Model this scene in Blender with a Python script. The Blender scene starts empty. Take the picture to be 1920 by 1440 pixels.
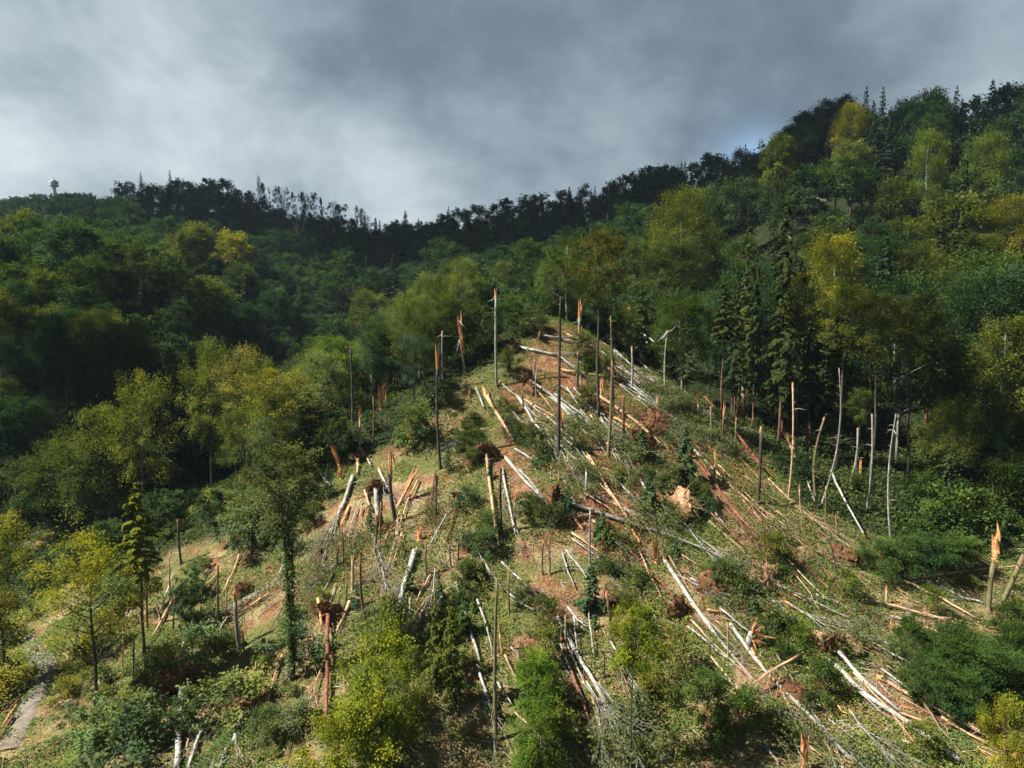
import bpy, math, random
import numpy as np
from mathutils import Vector, Matrix, noise as mnoise

# ------------------------------------------------------------------ camera, world, sun
sc = bpy.context.scene
W, H = 1920.0, 1440.0
F = 1280.0
PITCH = math.radians(5.0)
CAMZ = 60.0
cam_d = bpy.data.cameras.new('camera'); cam = bpy.data.objects.new('camera', cam_d)
sc.collection.objects.link(cam); sc.camera = cam
cam.location = (0, 0, CAMZ); cam.rotation_euler = (math.radians(90) - PITCH, 0, 0)
cam_d.sensor_width = 36.0; cam_d.lens = 36.0 * F / W
cam_d.clip_start = 0.5; cam_d.clip_end = 6000
sc.render.resolution_x = 1024; sc.render.resolution_y = 768

SUN_EL = math.radians(50); SUN_AZ = math.radians(8)      # sun stands to the left, a little behind the camera
sdir = Vector((-math.cos(SUN_EL) * math.cos(SUN_AZ), -math.cos(SUN_EL) * math.sin(SUN_AZ), math.sin(SUN_EL)))
sun_d = bpy.data.lights.new('sun', 'SUN'); sun_d.energy = 5.0; sun_d.angle = math.radians(0.5)
sun_d.color = (1.0, 0.93, 0.80)
sun = bpy.data.objects.new('sun', sun_d); sc.collection.objects.link(sun)
sun.rotation_euler = sdir.to_track_quat('Z', 'Y').to_euler()

sc.view_settings.view_transform = 'Standard'; sc.view_settings.look = 'None'
sc.view_settings.exposure = 1.34; sc.view_settings.gamma = 1.0

REG = {}
def reg(o, px, py, size): REG.setdefault(o['label'], []).append((o, px, py, size))
def pdir(px, py):
    u = (px - W / 2) / F; v = (py - H / 2) / F
    c, s = math.cos(PITCH), math.sin(PITCH)
    return np.array([u, c - v * s, -s - v * c])

world = bpy.data.worlds.new('World'); sc.world = world; world.use_nodes = True
nt = world.node_tree; nt.nodes.clear()
def N(t, **k):
    n = nt.nodes.new(t)
    for a, b in k.items(): setattr(n, a, b)
    return n
def L(a, b): nt.links.new(a, b)
def mathn(op, a, b=None, clamp=False):
    n = N('ShaderNodeMath', operation=op, use_clamp=clamp)
    for i, q in enumerate((a, b)):
        if q is None: continue
        if isinstance(q, (int, float)): n.inputs[i].default_value = q
        else: L(q, n.inputs[i])
    return n.outputs[0]
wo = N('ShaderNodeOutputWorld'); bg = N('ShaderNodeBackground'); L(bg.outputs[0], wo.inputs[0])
sky = N('ShaderNodeTexSky', sky_type='NISHITA', sun_disc=False)
sky.sun_elevation = SUN_EL; sky.sun_rotation = math.atan2(sdir.x, sdir.y) % (2 * math.pi)
tc = N('ShaderNodeTexCoord'); sx = N('ShaderNodeSeparateXYZ'); L(tc.outputs['Generated'], sx.inputs[0])
den = mathn('ADD', mathn('MAXIMUM', sx.outputs[2], 0.0), 0.55)
cx = N('ShaderNodeCombineXYZ')
L(mathn('DIVIDE', sx.outputs[0], den), cx.inputs[0]); L(mathn('DIVIDE', sx.outputs[1], den), cx.inputs[1])
def wnoise(scale, detail, rough, off, dist=0.0):
    m = N('ShaderNodeMapping'); L(cx.outputs[0], m.inputs[0]); m.inputs['Location'].default_value = off
    n = N('ShaderNodeTexNoise'); L(m.outputs[0], n.inputs['Vector'])
    n.inputs['Scale'].default_value = scale; n.inputs['Detail'].default_value = detail
    n.inputs['Roughness'].default_value = rough; n.inputs['Distortion'].default_value = dist
    return n.outputs[0]
n1 = wnoise(1.7, 5, 0.5, (3.1, 1.7, 0), 0.3)
n2 = wnoise(4.2, 9, 0.62, (7.1, 2.3, 4), 0.2)
val = mathn('ADD', mathn('MULTIPLY', mathn('SUBTRACT', n1, 0.5), 1.1), mathn('MULTIPLY', mathn('SUBTRACT', n2, 0.5), 0.8))
val = mathn('ADD', val, 0.335)
BL = [(450, 40, 9, .34), (60, 90, 10, .22), (0, 260, 9, .20), (790, 370, 6, .40), (250, 330, 9, .14), (430, 310, 6, .18),
      (640, 330, 6, .16), (1010, 190, 11, -.06), (700, 130, 8, -.06), (180, 160, 6, -.12), (1900, 20, 6, .22), (1130, 260, 5, .15), (1050, 300, 6, .14),
      (1500, 120, 10, -.03), (1300, 60, 12, -.04)]
for px, py, sg, amp in BL:
    d = pdir(px, py); d = d / np.linalg.norm(d)
    dp = N('ShaderNodeVectorMath', operation='DOT_PRODUCT'); L(tc.outputs['Generated'], dp.inputs[0]); dp.inputs[1].default_value = tuple(d)
    k = 1.0 / (1 - math.cos(math.radians(sg)))
    e = mathn('EXPONENT', mathn('MULTIPLY', mathn('SUBTRACT', dp.outputs['Value'], 1.0), k))
    val = mathn('ADD', val, mathn('MULTIPLY', e, amp))
ramp = N('ShaderNodeValToRGB'); L(val, ramp.inputs[0])
cr = ramp.color_ramp; cr.elements[0].position = 0.0; cr.elements[0].color = (0.075, 0.102, 0.130, 1)
cr.elements[1].position = 1.0; cr.elements[1].color = (0.66, 0.71, 0.74, 1)
for p, c in ((0.3, (0.140, 0.187, 0.228, 1)), (0.55, (0.26, 0.325, 0.37, 1)), (0.8, (0.47, 0.53, 0.565, 1))):
    e = cr.elements.new(p); e.color = c
# a small opening of blue sky low between the clouds
d = pdir(1412, 312); d /= np.linalg.norm(d)
dp = N('ShaderNodeVectorMath', operation='DOT_PRODUCT'); L(tc.outputs['Generated'], dp.inputs[0]); dp.inputs[1].default_value = tuple(d)
hole = mathn('EXPONENT', mathn('MULTIPLY', mathn('SUBTRACT', dp.outputs['Value'], 1.0), 1 / (1 - math.cos(math.radians(2.6)))))
hole = mathn('MULTIPLY', hole, 0.95, True)
sm = N('ShaderNodeVectorMath', operation='SCALE'); L(sky.outputs[0], sm.inputs[0]); sm.inputs['Scale'].default_value = 0.14
mx = N('ShaderNodeMix', data_type='RGBA'); L(hole, mx.inputs[0]); L(ramp.outputs[0], mx.inputs[6]); L(sm.outputs[0], mx.inputs[7])
ov = N('ShaderNodeMapRange', interpolation_type='SMOOTHSTEP'); L(sx.outputs[2], ov.inputs[0])      # overhead sky, out of view, is darkened to cut the ambient fill
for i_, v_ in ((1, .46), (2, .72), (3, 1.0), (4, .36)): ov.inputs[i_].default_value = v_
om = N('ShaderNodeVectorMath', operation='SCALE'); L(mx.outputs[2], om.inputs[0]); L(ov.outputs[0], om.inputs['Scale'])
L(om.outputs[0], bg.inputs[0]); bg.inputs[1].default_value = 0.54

# ------------------------------------------------------------------ helpers
C = sc.collection
R = random.Random(7)
NR = np.random.RandomState(11)

def mesh_from(name, V, Fq, mats, mi=None, smooth=False, attr=None):
    """V (n,3); Fq: (m,4) array or list of tuples"""
    me = bpy.data.meshes.new(name)
    V = np.asarray(V, dtype=np.float32)
    if isinstance(Fq, np.ndarray):
        k = Fq.shape[1]; m = len(Fq)
        me.vertices.add(len(V)); me.vertices.foreach_set('co', V.ravel())
        me.loops.add(m * k); me.loops.foreach_set('vertex_index', Fq.astype(np.int32).ravel())
        me.polygons.add(m); me.polygons.foreach_set('loop_start', np.arange(0, m * k, k, dtype=np.int32))
        me.update(calc_edges=True)
    else:
        me.from_pydata([tuple(map(float, v)) for v in V], [], [tuple(f) for f in Fq]); me.update()
    for m_ in (mats if isinstance(mats, (list, tuple)) else [mats]): me.materials.append(m_)
    if mi is not None: me.polygons.foreach_set('material_index', np.asarray(mi, dtype=np.int32))
    if smooth: me.polygons.foreach_set('use_smooth', np.ones(len(me.polygons), dtype=bool))
    if attr is not None:
        a = me.attributes.new('v', 'FLOAT', 'POINT'); a.data.foreach_set('value', np.asarray(attr, dtype=np.float32))
    return me

def ob(name, me, parent=None, loc=None, rot=None, scale=None):
    o = bpy.data.objects.new(name, me); C.objects.link(o)
    if parent is not None: o.parent = parent
    if loc is not None: o.location = loc
    if rot is not None: o.rotation_euler = rot
    if scale is not None: o.scale = scale
    return o

def tag(o, label=None, cat=None, group=None, kind=None):
    if label: o['label'] = label
    if cat: o['category'] = cat
    if group: o['group'] = group
    if kind: o['kind'] = kind
    return o

class Tubes:
    """collects round, bent, tapering tubes into one mesh"""
    def __init__(s): s.v = []; s.f = []; s.n = 0
    def tube(s, pts, rad, sides=8, cap=True, wob=0.0):
        pts = [np.asarray(p, dtype=float) for p in pts]; m = len(pts)
        d0 = pts[1] - pts[0]; ref = np.array([0, 0, 1.0]) if abs(d0[2]) < 0.8 * np.linalg.norm(d0) else np.array([1.0, 0, 0])
        base = s.n
        ang = np.arange(sides) * 2 * math.pi / sides
        for i in range(m):
            t = pts[min(i + 1, m - 1)] - pts[max(i - 1, 0)]; t = t / (np.linalg.norm(t) + 1e-9)
            a = np.cross(ref, t); a /= (np.linalg.norm(a) + 1e-9); b = np.cross(t, a)
            r = rad[i] * (1 + wob * NR.uniform(-1, 1, sides))
            ring = pts[i] + np.outer(np.cos(ang) * r, a) + np.outer(np.sin(ang) * r, b)
            s.v.append(ring)
        for i in range(m - 1):
            for k in range(sides):
                k2 = (k + 1) % sides
                s.f.append((base + i * sides + k, base + i * sides + k2, base + (i + 1) * sides + k2, base + (i + 1) * sides + k))
        if cap:
            s.f.append(tuple(base + k for k in range(sides))[::-1])
            s.f.append(tuple(base + (m - 1) * sides + k for k in range(sides)))
        s.n += m * sides
    def spike(s, p, d, w, l, flat=0.45):
        p = np.asarray(p, float); d = np.asarray(d, float); d = d / np.linalg.norm(d)
        a = np.cross(d, NR.normal(size=3)); a /= np.linalg.norm(a); b = np.cross(d, a) * flat
        mid = p + d * l * 0.55 + a * w * NR.uniform(-.3, .3)
        tip = p + d * l + a * w * NR.uniform(-.5, .5)
        s.v.append(np.array([p + a * w * .5, p + b * w * .5, p - a * w * .5, p - b * w * .5,
                             mid + a * w * .36, mid + b * w * .36, mid - a * w * .36, mid - b * w * .36, tip]))
        n = s.n
        for k in range(4):
            k2 = (k + 1) % 4
            s.f.append((n + k, n + k2, n + 4 + k2, n + 4 + k)); s.f.append((n + 4 + k, n + 4 + k2, n + 8))
        s.f.append((n, n + 3, n + 2, n + 1))
        s.n += 9
    def build(s, name, mat, parent=None, smooth=True, **k):
        me = mesh_from(name, np.concatenate(s.v), s.f, mat, smooth=smooth)
        return ob(name, me, parent, **k)
    def mesh(s, name, mat, smooth=True): return mesh_from(name, np.concatenate(s.v), s.f, mat, smooth=smooth)

# ------------------------------------------------------------------ materials
def newmat(name):
    m = bpy.data.materials.new(name); m.use_nodes = True; t = m.node_tree; t.nodes.clear()
    return m, t
class G:
    def __init__(s, t): s.t = t
    def n(s, ty, **k):
        q = s.t.nodes.new(ty)
        for a, b in k.items(): setattr(q, a, b)
        return q
    def l(s, a, b): s.t.links.new(a, b)
    def noise(s, vec, scale, detail=4, rough=.55, dist=0):
        q = s.n('ShaderNodeTexNoise'); s.l(vec, q.inputs['Vector'])
        q.inputs['Scale'].default_value = scale; q.inputs['Detail'].default_value = detail
        q.inputs['Roughness'].default_value = rough; q.inputs['Distortion'].default_value = dist
        return q.outputs[0]
    def ramp(s, v, stops):
        q = s.n('ShaderNodeValToRGB'); s.l(v, q.inputs[0]); e = q.color_ramp.elements
        e[0].position, e[0].color = stops[0][0], (*stops[0][1], 1); e[1].position, e[1].color = stops[-1][0], (*stops[-1][1], 1)
        for p, c in stops[1:-1]: z = e.new(p); z.color = (*c, 1)
        return q.outputs[0]
    def mix(s, f, a, b, mode='MIX'):
        q = s.n('ShaderNodeMix', data_type='RGBA', blend_type=mode)
        for i, z in ((0, f), (6, a), (7, b)):
            if isinstance(z, (int, float)): q.inputs[i].default_value = z
            elif isinstance(z, tuple): q.inputs[i].default_value = (*z, 1)
            else: s.l(z, q.inputs[i])
        return q.outputs[2]

def foliage_mat(name, tint=(0.10, 0.125, 0.025), transl=0.3, use_obj=True):
    m, t = newmat(name); g = G(t)
    out = g.n('ShaderNodeOutputMaterial')
    at = g.n('ShaderNodeAttribute', attribute_name='v'); oi = g.n('ShaderNodeObjectInfo')
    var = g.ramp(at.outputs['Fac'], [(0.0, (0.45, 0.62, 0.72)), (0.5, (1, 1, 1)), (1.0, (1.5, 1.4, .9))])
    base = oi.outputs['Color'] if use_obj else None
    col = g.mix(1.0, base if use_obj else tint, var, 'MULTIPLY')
    geo = g.n('ShaderNodeNewGeometry')
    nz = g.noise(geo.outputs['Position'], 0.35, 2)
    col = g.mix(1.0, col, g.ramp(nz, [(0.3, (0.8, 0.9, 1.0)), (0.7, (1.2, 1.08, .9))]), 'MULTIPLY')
    df = g.n('ShaderNodeBsdfDiffuse'); tr = g.n('ShaderNodeBsdfTranslucent')
    g.l(col, df.inputs[0]); g.l(g.mix(1.0, col, (1.15, 1.35, 0.5), 'MULTIPLY'), tr.inputs[0])
    mx = g.n('ShaderNodeMixShader'); mx.inputs[0].default_value = transl; g.l(df.outputs[0], mx.inputs[1]); g.l(tr.outputs[0], mx.inputs[2])
    g.l(mx.outputs[0], out.inputs[0])
    return m
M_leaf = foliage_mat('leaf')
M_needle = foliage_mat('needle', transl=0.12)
M_far = foliage_mat('distant_leaf', (.048, .080, .036), use_obj=False)  # teal of distant shade mixed into this tint

def bark_mat(name, c1, c2, c3, scale=1.2, moss=None):
    m, t = newmat(name); g = G(t); out = g.n('ShaderNodeOutputMaterial')
    tcn = g.n('ShaderNodeTexCoord'); oi = g.n('ShaderNodeObjectInfo')
    geo = g.n('ShaderNodeNewGeometry')
    a = g.noise(geo.outputs['Position'], scale * 2.2, 6, .65); b = g.noise(geo.outputs['Position'], scale * .45, 3)
    col = g.ramp(a, [(0.3, c1), (0.52, c2), (0.72, c3)])
    if moss: col = g.mix(g.ramp(b, [(0.42, (0, 0, 0)), (0.66, (.6, .6, .6))]), col, moss)
    else: col = g.mix(1.0, col, g.ramp(b, [(0.3, (.62, .6, .58)), (.7, (1.2, 1.2, 1.2))]), 'MULTIPLY')
    bs = g.n('ShaderNodeBsdfPrincipled'); g.l(col, bs.inputs['Base Color']); bs.inputs['Roughness'].default_value = .85
    bs.inputs['Specular IOR Level'].default_value = .2
    bp = g.n('ShaderNodeBump'); bp.inputs['Strength'].default_value = .5; bp.inputs['Distance'].default_value = .05; g.l(a, bp.inputs['Height']); g.l(bp.outputs[0], bs.inputs['Normal'])
    g.l(bs.outputs[0], out.inputs[0]); return m
B_grey = bark_mat('beech_bark', (.13, .125, .11), (.24, .23, .205), (.38, .37, .33))
B_dark = bark_mat('dark_bark', (.030, .026, .020), (.065, .057, .045), (.13, .115, .09))
B_brown = bark_mat('spruce_bark', (.085, .040, .026), (.17, .085, .055), (.28, .16, .11))
B_red = bark_mat('red_bark', (.11, .035, .022), (.22, .085, .05), (.34, .17, .11))
B_pale = bark_mat('pale_bark', (.17, .17, .155), (.34, .345, .325), (.52, .53, .505))
B_moss = bark_mat('mossy_bark', (.09, .07, .04), (.17, .13, .08), (.27, .22, .15), moss=(.085, .105, .025))
B_twig = bark_mat('twig_bark', (.11, .105, .09), (.22, .215, .19), (.37, .37, .34))
B_wood = bark_mat('split_wood', (.36, .16, .07), (.64, .30, .13), (.80, .56, .36), scale=1.3)
B_tan = bark_mat('tan_wood', (.28, .17, .10), (.47, .32, .20), (.62, .47, .33))
B_root = bark_mat('root_soil', (.045, .022, .011), (.13, .062, .028), (.27, .15, .07), scale=1.4)
BK = dict(g=B_grey, d=B_dark, b=B_brown, r=B_red, p=B_pale, m=B_moss, w=B_wood, t=B_tan)

# ------------------------------------------------------------------ terrain from surveyed points
# (pixel x, pixel y, distance ahead, height of what stands there)
CP = [
 # clearing on the spur
 (1060,598,118,0),(1110,640,113,0),(1050,700,103,0),(1130,785,94,0),(1050,850,86,0),(960,900,82,0),(1000,1000,74.5,0),(1100,1100,68,0),
 (960,1200,62,0),(960,1440,51,0),(1160,855,86,0),(1250,1050,71,0),(1250,1250,59,0),(1230,1440,50,0),(930,725,101,0),(880,705,103,0),(820,870,90,0),
 (742,972,80,0),(780,830,94,0),(700,1000,78,0),(640,870,93,0),(560,960,86,0),(500,1100,77,0),(400,1050,84,0),(450,1215,69,0),(600,1300,60,0),(700,1200,65,0),
 (700,1440,51,0),(300,1440,53,0),(270,1285,66,0),(100,1240,74,0),(0,1440,57,0),(205,1058,95,0),(70,1090,103,0),(20,1330,64,0),
 (1250,745,104,0),(1310,785,99,0),(1420,942,82,0),(1478,935,84,0),(1540,955,83,0),(1626,952,86,0),(1671,1022,79,0),(1855,1145,69,0),(1920,1020,80,0),
 (1600,1100,71,0),(1400,1200,62,0),(1700,1300,56,0),(1900,1440,49,0),(1500,1440,49.5,0),(1458,838,99,0),(1352,790,99,0),(1600,880,96,0),(1850,960,86,0),
 # left flank of the spur and the ravine
 (658,790,108,0),(700,755,112,0),(450,900,115,0),(700,500,360,0),
 (700,620,150,14),(640,660,135,14),(780,590,160,14),(560,690,135,15),(900,570,150,15),(800,540,210,16),(700,560,240,18),(850,490,270,18),(760,500,290,18),
 (1000,500,190,18),(1060,555,140,6),(1150,440,215,20),(1250,400,235,20),(1000,430,300,22),(900,430,340,22),(1350,360,265,22),(1250,520,150,20),
 # left hillside
 (0,470,200,20),(130,440,240,20),(200,500,200,20),(320,590,175,20),(100,600,165,20),(0,650,145,20),(200,690,140,20),(60,840,118,18),(0,1000,100,14),(150,950,108,14),
 (350,490,255,20),(450,560,235,20),(530,500,300,20),(420,440,340,20),(300,390,370,20),(100,420,320,20),(0,440,300,20),(600,470,360,20),
 # skyline
 (215,368,440,22),(150,402,430,22),(60,440,400,22),(0,452,380,22),(310,328,440,22),(420,335,440,22),(500,385,440,22),(600,415,445,22),(680,425,455,22),(740,428,465,22),(850,405,430,22),(950,378,405,22),
 (1100,350,375,22),(1200,325,350,22),(1330,326,320,22),(1400,336,300,22),(1445,306,290,22),(1500,232,285,24),(1600,178,285,24),(1750,178,285,24),(1920,170,285,24),
 # right hillside
 (1560,540,118,28),(1700,560,118,27),(1900,590,115,26),(1700,460,160,24),(1850,440,170,24),(1620,420,185,22),(1900,400,200,24),(1540,378,225,0),(1750,320,240,24),
 (1450,400,200,24),(1350,470,170,24),(1250,560,128,20),(1650,380,215,20),(1850,330,240,24),
]
P3 = []
for px, py, Y, h in CP:
    d = pdir(px, py); s = Y / d[1]; P3.append((d[0] * s, Y, CAMZ + d[2] * s - h))
P3 += [(-70, 125, 27), (-66, 150, 20), (-68, 175, 22), (-62, 205, 27), (-52, 235, 34), (-45, 270, 46)]
# beyond the skyline the land falls, then rises to the far hill with the tower
for x, y, z in [(-330, 560, 62), (-200, 560, 90), (-60, 580, 80), (60, 560, 80), (150, 480, 90), (250, 400, 110), (400, 330, 125), (260, 300, 118),
                (-560, 600, 60), (-420, 700, 70), (-250, 760, 90), (0, 800, 70), (300, 700, 80), (600, 500, 100), (900, 900, 60), (400, 1250, 30), (-200, 1300, 30), (-900, 1300, 40),
                (-330, 330, 78), (-420, 250, 75), (-300, 160, 60), (-500, 100, 70), (-160, 60, 30), (160, 60, 26), (300, 160, 90), (500, 100, 120),
                (0, 20, 12), (-60, 20, 14), (60, 20, 14), (0, -110, 5), (-500, -110, 60), (500, -110, 60), (-1500, 300, 80), (1500, 300, 80), (1500, 1300, 20), (-1500, 1300, 30)]:
    P3.append((x, y, z))
for px, py, Y in [(0, 372, 900), (100, 358, 900), (180, 362, 900), (260, 400, 880), (0, 420, 800), (120, 410, 800), (-120, 372, 900), (-300, 380, 900)]:
    d = pdir(px, py); s = Y / d[1]; P3.append((d[0] * s, Y, CAMZ + d[2] * s - 20))
P3 = np.array(P3)
cc = 7.0
def phi(dx, dy): return np.sqrt(dx * dx + dy * dy + cc * cc)
A = phi(P3[:, None, 0] - P3[None, :, 0], P3[:, None, 1] - P3[None, :, 1])
n_ = len(P3); lam = -1.2     # regularisation (negative: the kernel is conditionally negative definite)
AA = np.zeros((n_ + 1, n_ + 1)); AA[:n_, :n_] = A + lam * np.eye(n_); AA[:n_, n_] = 1; AA[n_, :n_] = 1
wts = np.linalg.solve(AA, np.append(P3[:, 2], 0))

def axis(a, b, lo, hi, step, grow=1.07):
    v = list(np.arange(a, b + .01, step)); s = step; x = v[-1]
    while x < hi: s *= grow; x += s; v.append(min(x, hi))
    s = step; x = v[0]; left = []
    while x > lo: s *= grow; x -= s; left.append(max(x, lo))
    return np.array(left[::-1] + v)
GX = axis(-85, 85, -1500, 1500, 1.0, 1.045); GY = axis(40, 130, -120, 1350, 1.0, 1.035)
gx, gy = np.meshgrid(GX, GY, indexing='ij')
GZ = np.zeros_like(gx)
for k in range(n_): GZ += wts[k] * phi(gx - P3[k, 0], gy - P3[k, 1])
GZ += wts[n_]
near = np.clip(1 - np.maximum(0, gy - 160) / 200, 0, 1)
for i in range(gx.shape[0]):
    for j in range(gx.shape[1]):
        x, y = gx[i, j], gy[i, j]
        if abs(x) < 200 and 20 < y < 330:
            v = Vector((x, y, 0))
            GZ[i, j] += (mnoise.noise(v * .09) * .7 + mnoise.noise(v * .33) * .38 + (mnoise.noise(v * .9) * .16 if near[i, j] > .9 else 0))
def ground(x, y):
    i = np.clip(np.searchsorted(GX, x) - 1, 0, len(GX) - 2); j = np.clip(np.searchsorted(GY, y) - 1, 0, len(GY) - 2)
    fx = np.clip((x - GX[i]) / (GX[i + 1] - GX[i]), 0, 1); fy = np.clip((y - GY[j]) / (GY[j + 1] - GY[j]), 0, 1)
    return (GZ[i, j] * (1 - fx) * (1 - fy) + GZ[i + 1, j] * fx * (1 - fy) + GZ[i, j + 1] * (1 - fx) * fy + GZ[i + 1, j + 1] * fx * fy)
YS = np.concatenate([np.arange(38, 180, .3), np.arange(180, 1200, 1.5)])
def at(px, py):
    d = pdir(px, py); s = YS / d[1]
    z = CAMZ + d[2] * s; g = ground(d[0] * s, YS)
    hit = np.nonzero(z <= g)[0]
    k = hit[0] if len(hit) else -1
    return np.array([d[0] * s[k], YS[k], g[k]])
def proj(x, y, z):
    z = z - CAMZ; c, s = math.cos(PITCH), math.sin(PITCH)
    f = y * c - z * s; u = y * s + z * c
    return W / 2 + F * x / f, H / 2 - F * u / f, f
def upz(px, py, Y):      # height of the sight line at distance Y
    d = pdir(px, py); return CAMZ + d[2] * Y / d[1]

nx, ny = gx.shape
idx = np.arange(nx * ny).reshape(nx, ny)
Fq = np.stack([idx[:-1, :-1].ravel(), idx[1:, :-1].ravel(), idx[1:, 1:].ravel(), idx[:-1, 1:].ravel()], 1)
# how bare the soil is, painted by place: red earth in the clearing, litter in the woods
def inpoly(px, py, poly):
    px = np.asarray(px, float); py = np.asarray(py, float); c = np.zeros(px.shape, bool); n = len(poly)
    for i in range(n):
        x1, y1 = poly[i]; x2, y2 = poly[(i + 1) % n]
        if y1 == y2: continue
        c ^= ((y1 > py) != (y2 > py)) & (px < (x2 - x1) * (py - y1) / (y2 - y1) + x1)
    return c
CLEAR = [(1040,592),(1110,590),(1180,650),(1250,740),(1330,780),(1430,850),(1500,945),(1700,1030),(1920,1030),(2100,1030),(2100,1700),(-200,1700),(-200,1150),(60,1110),(210,1075),(330,1030),
         (480,985),(560,900),(640,870),(780,825),(880,705),(960,660)]
ppx, ppy, _ = proj(gx.ravel(), np.maximum(gy.ravel(), 5), GZ.ravel())
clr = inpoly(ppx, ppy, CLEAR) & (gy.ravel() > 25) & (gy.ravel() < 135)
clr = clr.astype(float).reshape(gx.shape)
for _ in range(3):
    c2 = clr.copy(); c2[1:-1, 1:-1] = (clr[1:-1, 1:-1] * 2 + clr[:-2, 1:-1] + clr[2:, 1:-1] + clr[1:-1, :-2] + clr[1:-1, 2:]) / 6; clr = c2
SOIL = [([(1040,600),(1100,610),(1190,690),(1270,790),(1300,900),(1290,960),(1180,1070),(1090,1010),(900,900),(840,860),(930,800),(980,680)], 1.0),
        ([(560,960),(640,900),(700,960),(640,1060),(590,1050)], .6), ([(430,1100),(500,1060),(530,1100),(470,1180),(430,1210)], .9), ([(1200,1160),(1300,1260),(1290,1400),(1200,1380)], .7),
        ([(1000,1080),(1300,1090),(1320,1180),(1100,1180),(960,1130)], .8), ([(1400,1080),(1470,1090),(1490,1190),(1430,1170)], .9), ([(760,1340),(880,1320),(900,1400),(780,1400)], .6), ([(1480,1280),(1620,1270),(1650,1330),(1560,1370)], .7)]
soil = np.zeros(gx.size)
for pl, w_ in SOIL: soil = np.maximum(soil, inpoly(ppx, ppy, pl) * w_ * (gy.ravel() < 135) * (gy.ravel() > 25))
soil = soil.reshape(gx.shape)
for _ in range(4):
    c2 = soil.copy(); c2[1:-1, 1:-1] = (soil[1:-1, 1:-1] * 2 + soil[:-2, 1:-1] + soil[2:, 1:-1] + soil[1:-1, :-2] + soil[1:-1, 2:]) / 6; soil = c2
def ground_mat():
    m, t = newmat('forest_ground'); g = G(t); out = g.n('ShaderNodeOutputMaterial')
    geo = g.n('ShaderNodeNewGeometry'); P = geo.outputs['Position']; at_ = g.n('ShaderNodeAttribute', attribute_name='v')
    a = g.noise(P, .16, 5, .6); b = g.noise(P, .8, 8, .7); c = g.noise(P, 4.0, 5, .7); d_ = g.noise(P, .35, 4, .6, .5)
    soil = g.ramp(b, [(.3, (.085, .032, .016)), (.48, (.19, .088, .048)), (.62, (.29, .15, .085)), (.8, (.46, .27, .16))])
    straw = g.ramp(c, [(.3, (.14, .12, .055)), (.55, (.31, .26, .14)), (.8, (.48, .41, .25))])
    green = g.ramp(c, [(.3, (.05, .06, .02)), (.55, (.13, .14, .045)), (.8, (.25, .24, .10))])
    as_ = g.n('ShaderNodeAttribute', attribute_name='s'); sub = g.n('ShaderNodeMath', operation='MULTIPLY'); g.l(as_.outputs['Fac'], sub.inputs[0]); sub.inputs[1].default_value = .10
    def less(v):
        q = g.n('ShaderNodeMath', operation='SUBTRACT'); g.l(v, q.inputs[0]); g.l(sub.outputs[0], q.inputs[1]); return q.outputs[0]
    a = less(a); d_ = less(d_)
    col = g.mix(g.ramp(d_, [(.42, (0, 0, 0)), (.58, (1, 1, 1))]), soil, straw)
    col = g.mix(g.ramp(a, [(.42, (0, 0, 0)), (.56, (1, 1, 1))]), col, green)
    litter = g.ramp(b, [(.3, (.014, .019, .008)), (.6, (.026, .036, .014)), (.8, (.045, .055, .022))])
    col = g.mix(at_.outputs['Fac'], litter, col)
    bs = g.n('ShaderNodeBsdfPrincipled'); g.l(col, bs.inputs['Base Color']); bs.inputs['Roughness'].default_value = .95; bs.inputs['Specular IOR Level'].default_value = .1
    bp = g.n('ShaderNodeBump'); bp.inputs['Strength'].default_value = .9; bp.inputs['Distance'].default_value = .3
    g.l(c, bp.inputs['Height']); g.l(bp.outputs[0], bs.inputs['Normal']); g.l(bs.outputs[0], out.inputs[0]); return m
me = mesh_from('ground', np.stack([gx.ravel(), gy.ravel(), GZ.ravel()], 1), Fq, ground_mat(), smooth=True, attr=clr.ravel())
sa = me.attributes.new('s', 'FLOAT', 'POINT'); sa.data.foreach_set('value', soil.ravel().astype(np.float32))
tag(ob('ground', me), 'steep hillside of red soil, straw and moss', kind='structure')

# ------------------------------------------------------------------ foliage meshes
def leaves(cen, ax, nr, size, v):
    """cen (n,3), ax (n,3) leaf direction, nr (n,3) normal"""
    n = len(cen)
    ax = ax / (np.linalg.norm(ax, axis=1, keepdims=True) + 1e-9)
    b = np.cross(nr, ax); b /= (np.linalg.norm(b, axis=1, keepdims=True) + 1e-9)
    nn = np.cross(ax, b)
    s = size[:, None]
    V = np.stack([cen - ax * s * .6, cen + b * s * .38 + nn * s * .08, cen + ax * s * .6, cen - b * s * .38 + nn * s * .08], 1).reshape(-1, 3)
    Fc = np.arange(n * 4).reshape(n, 4)
    return V, Fc, np.repeat(v, 4)

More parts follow.
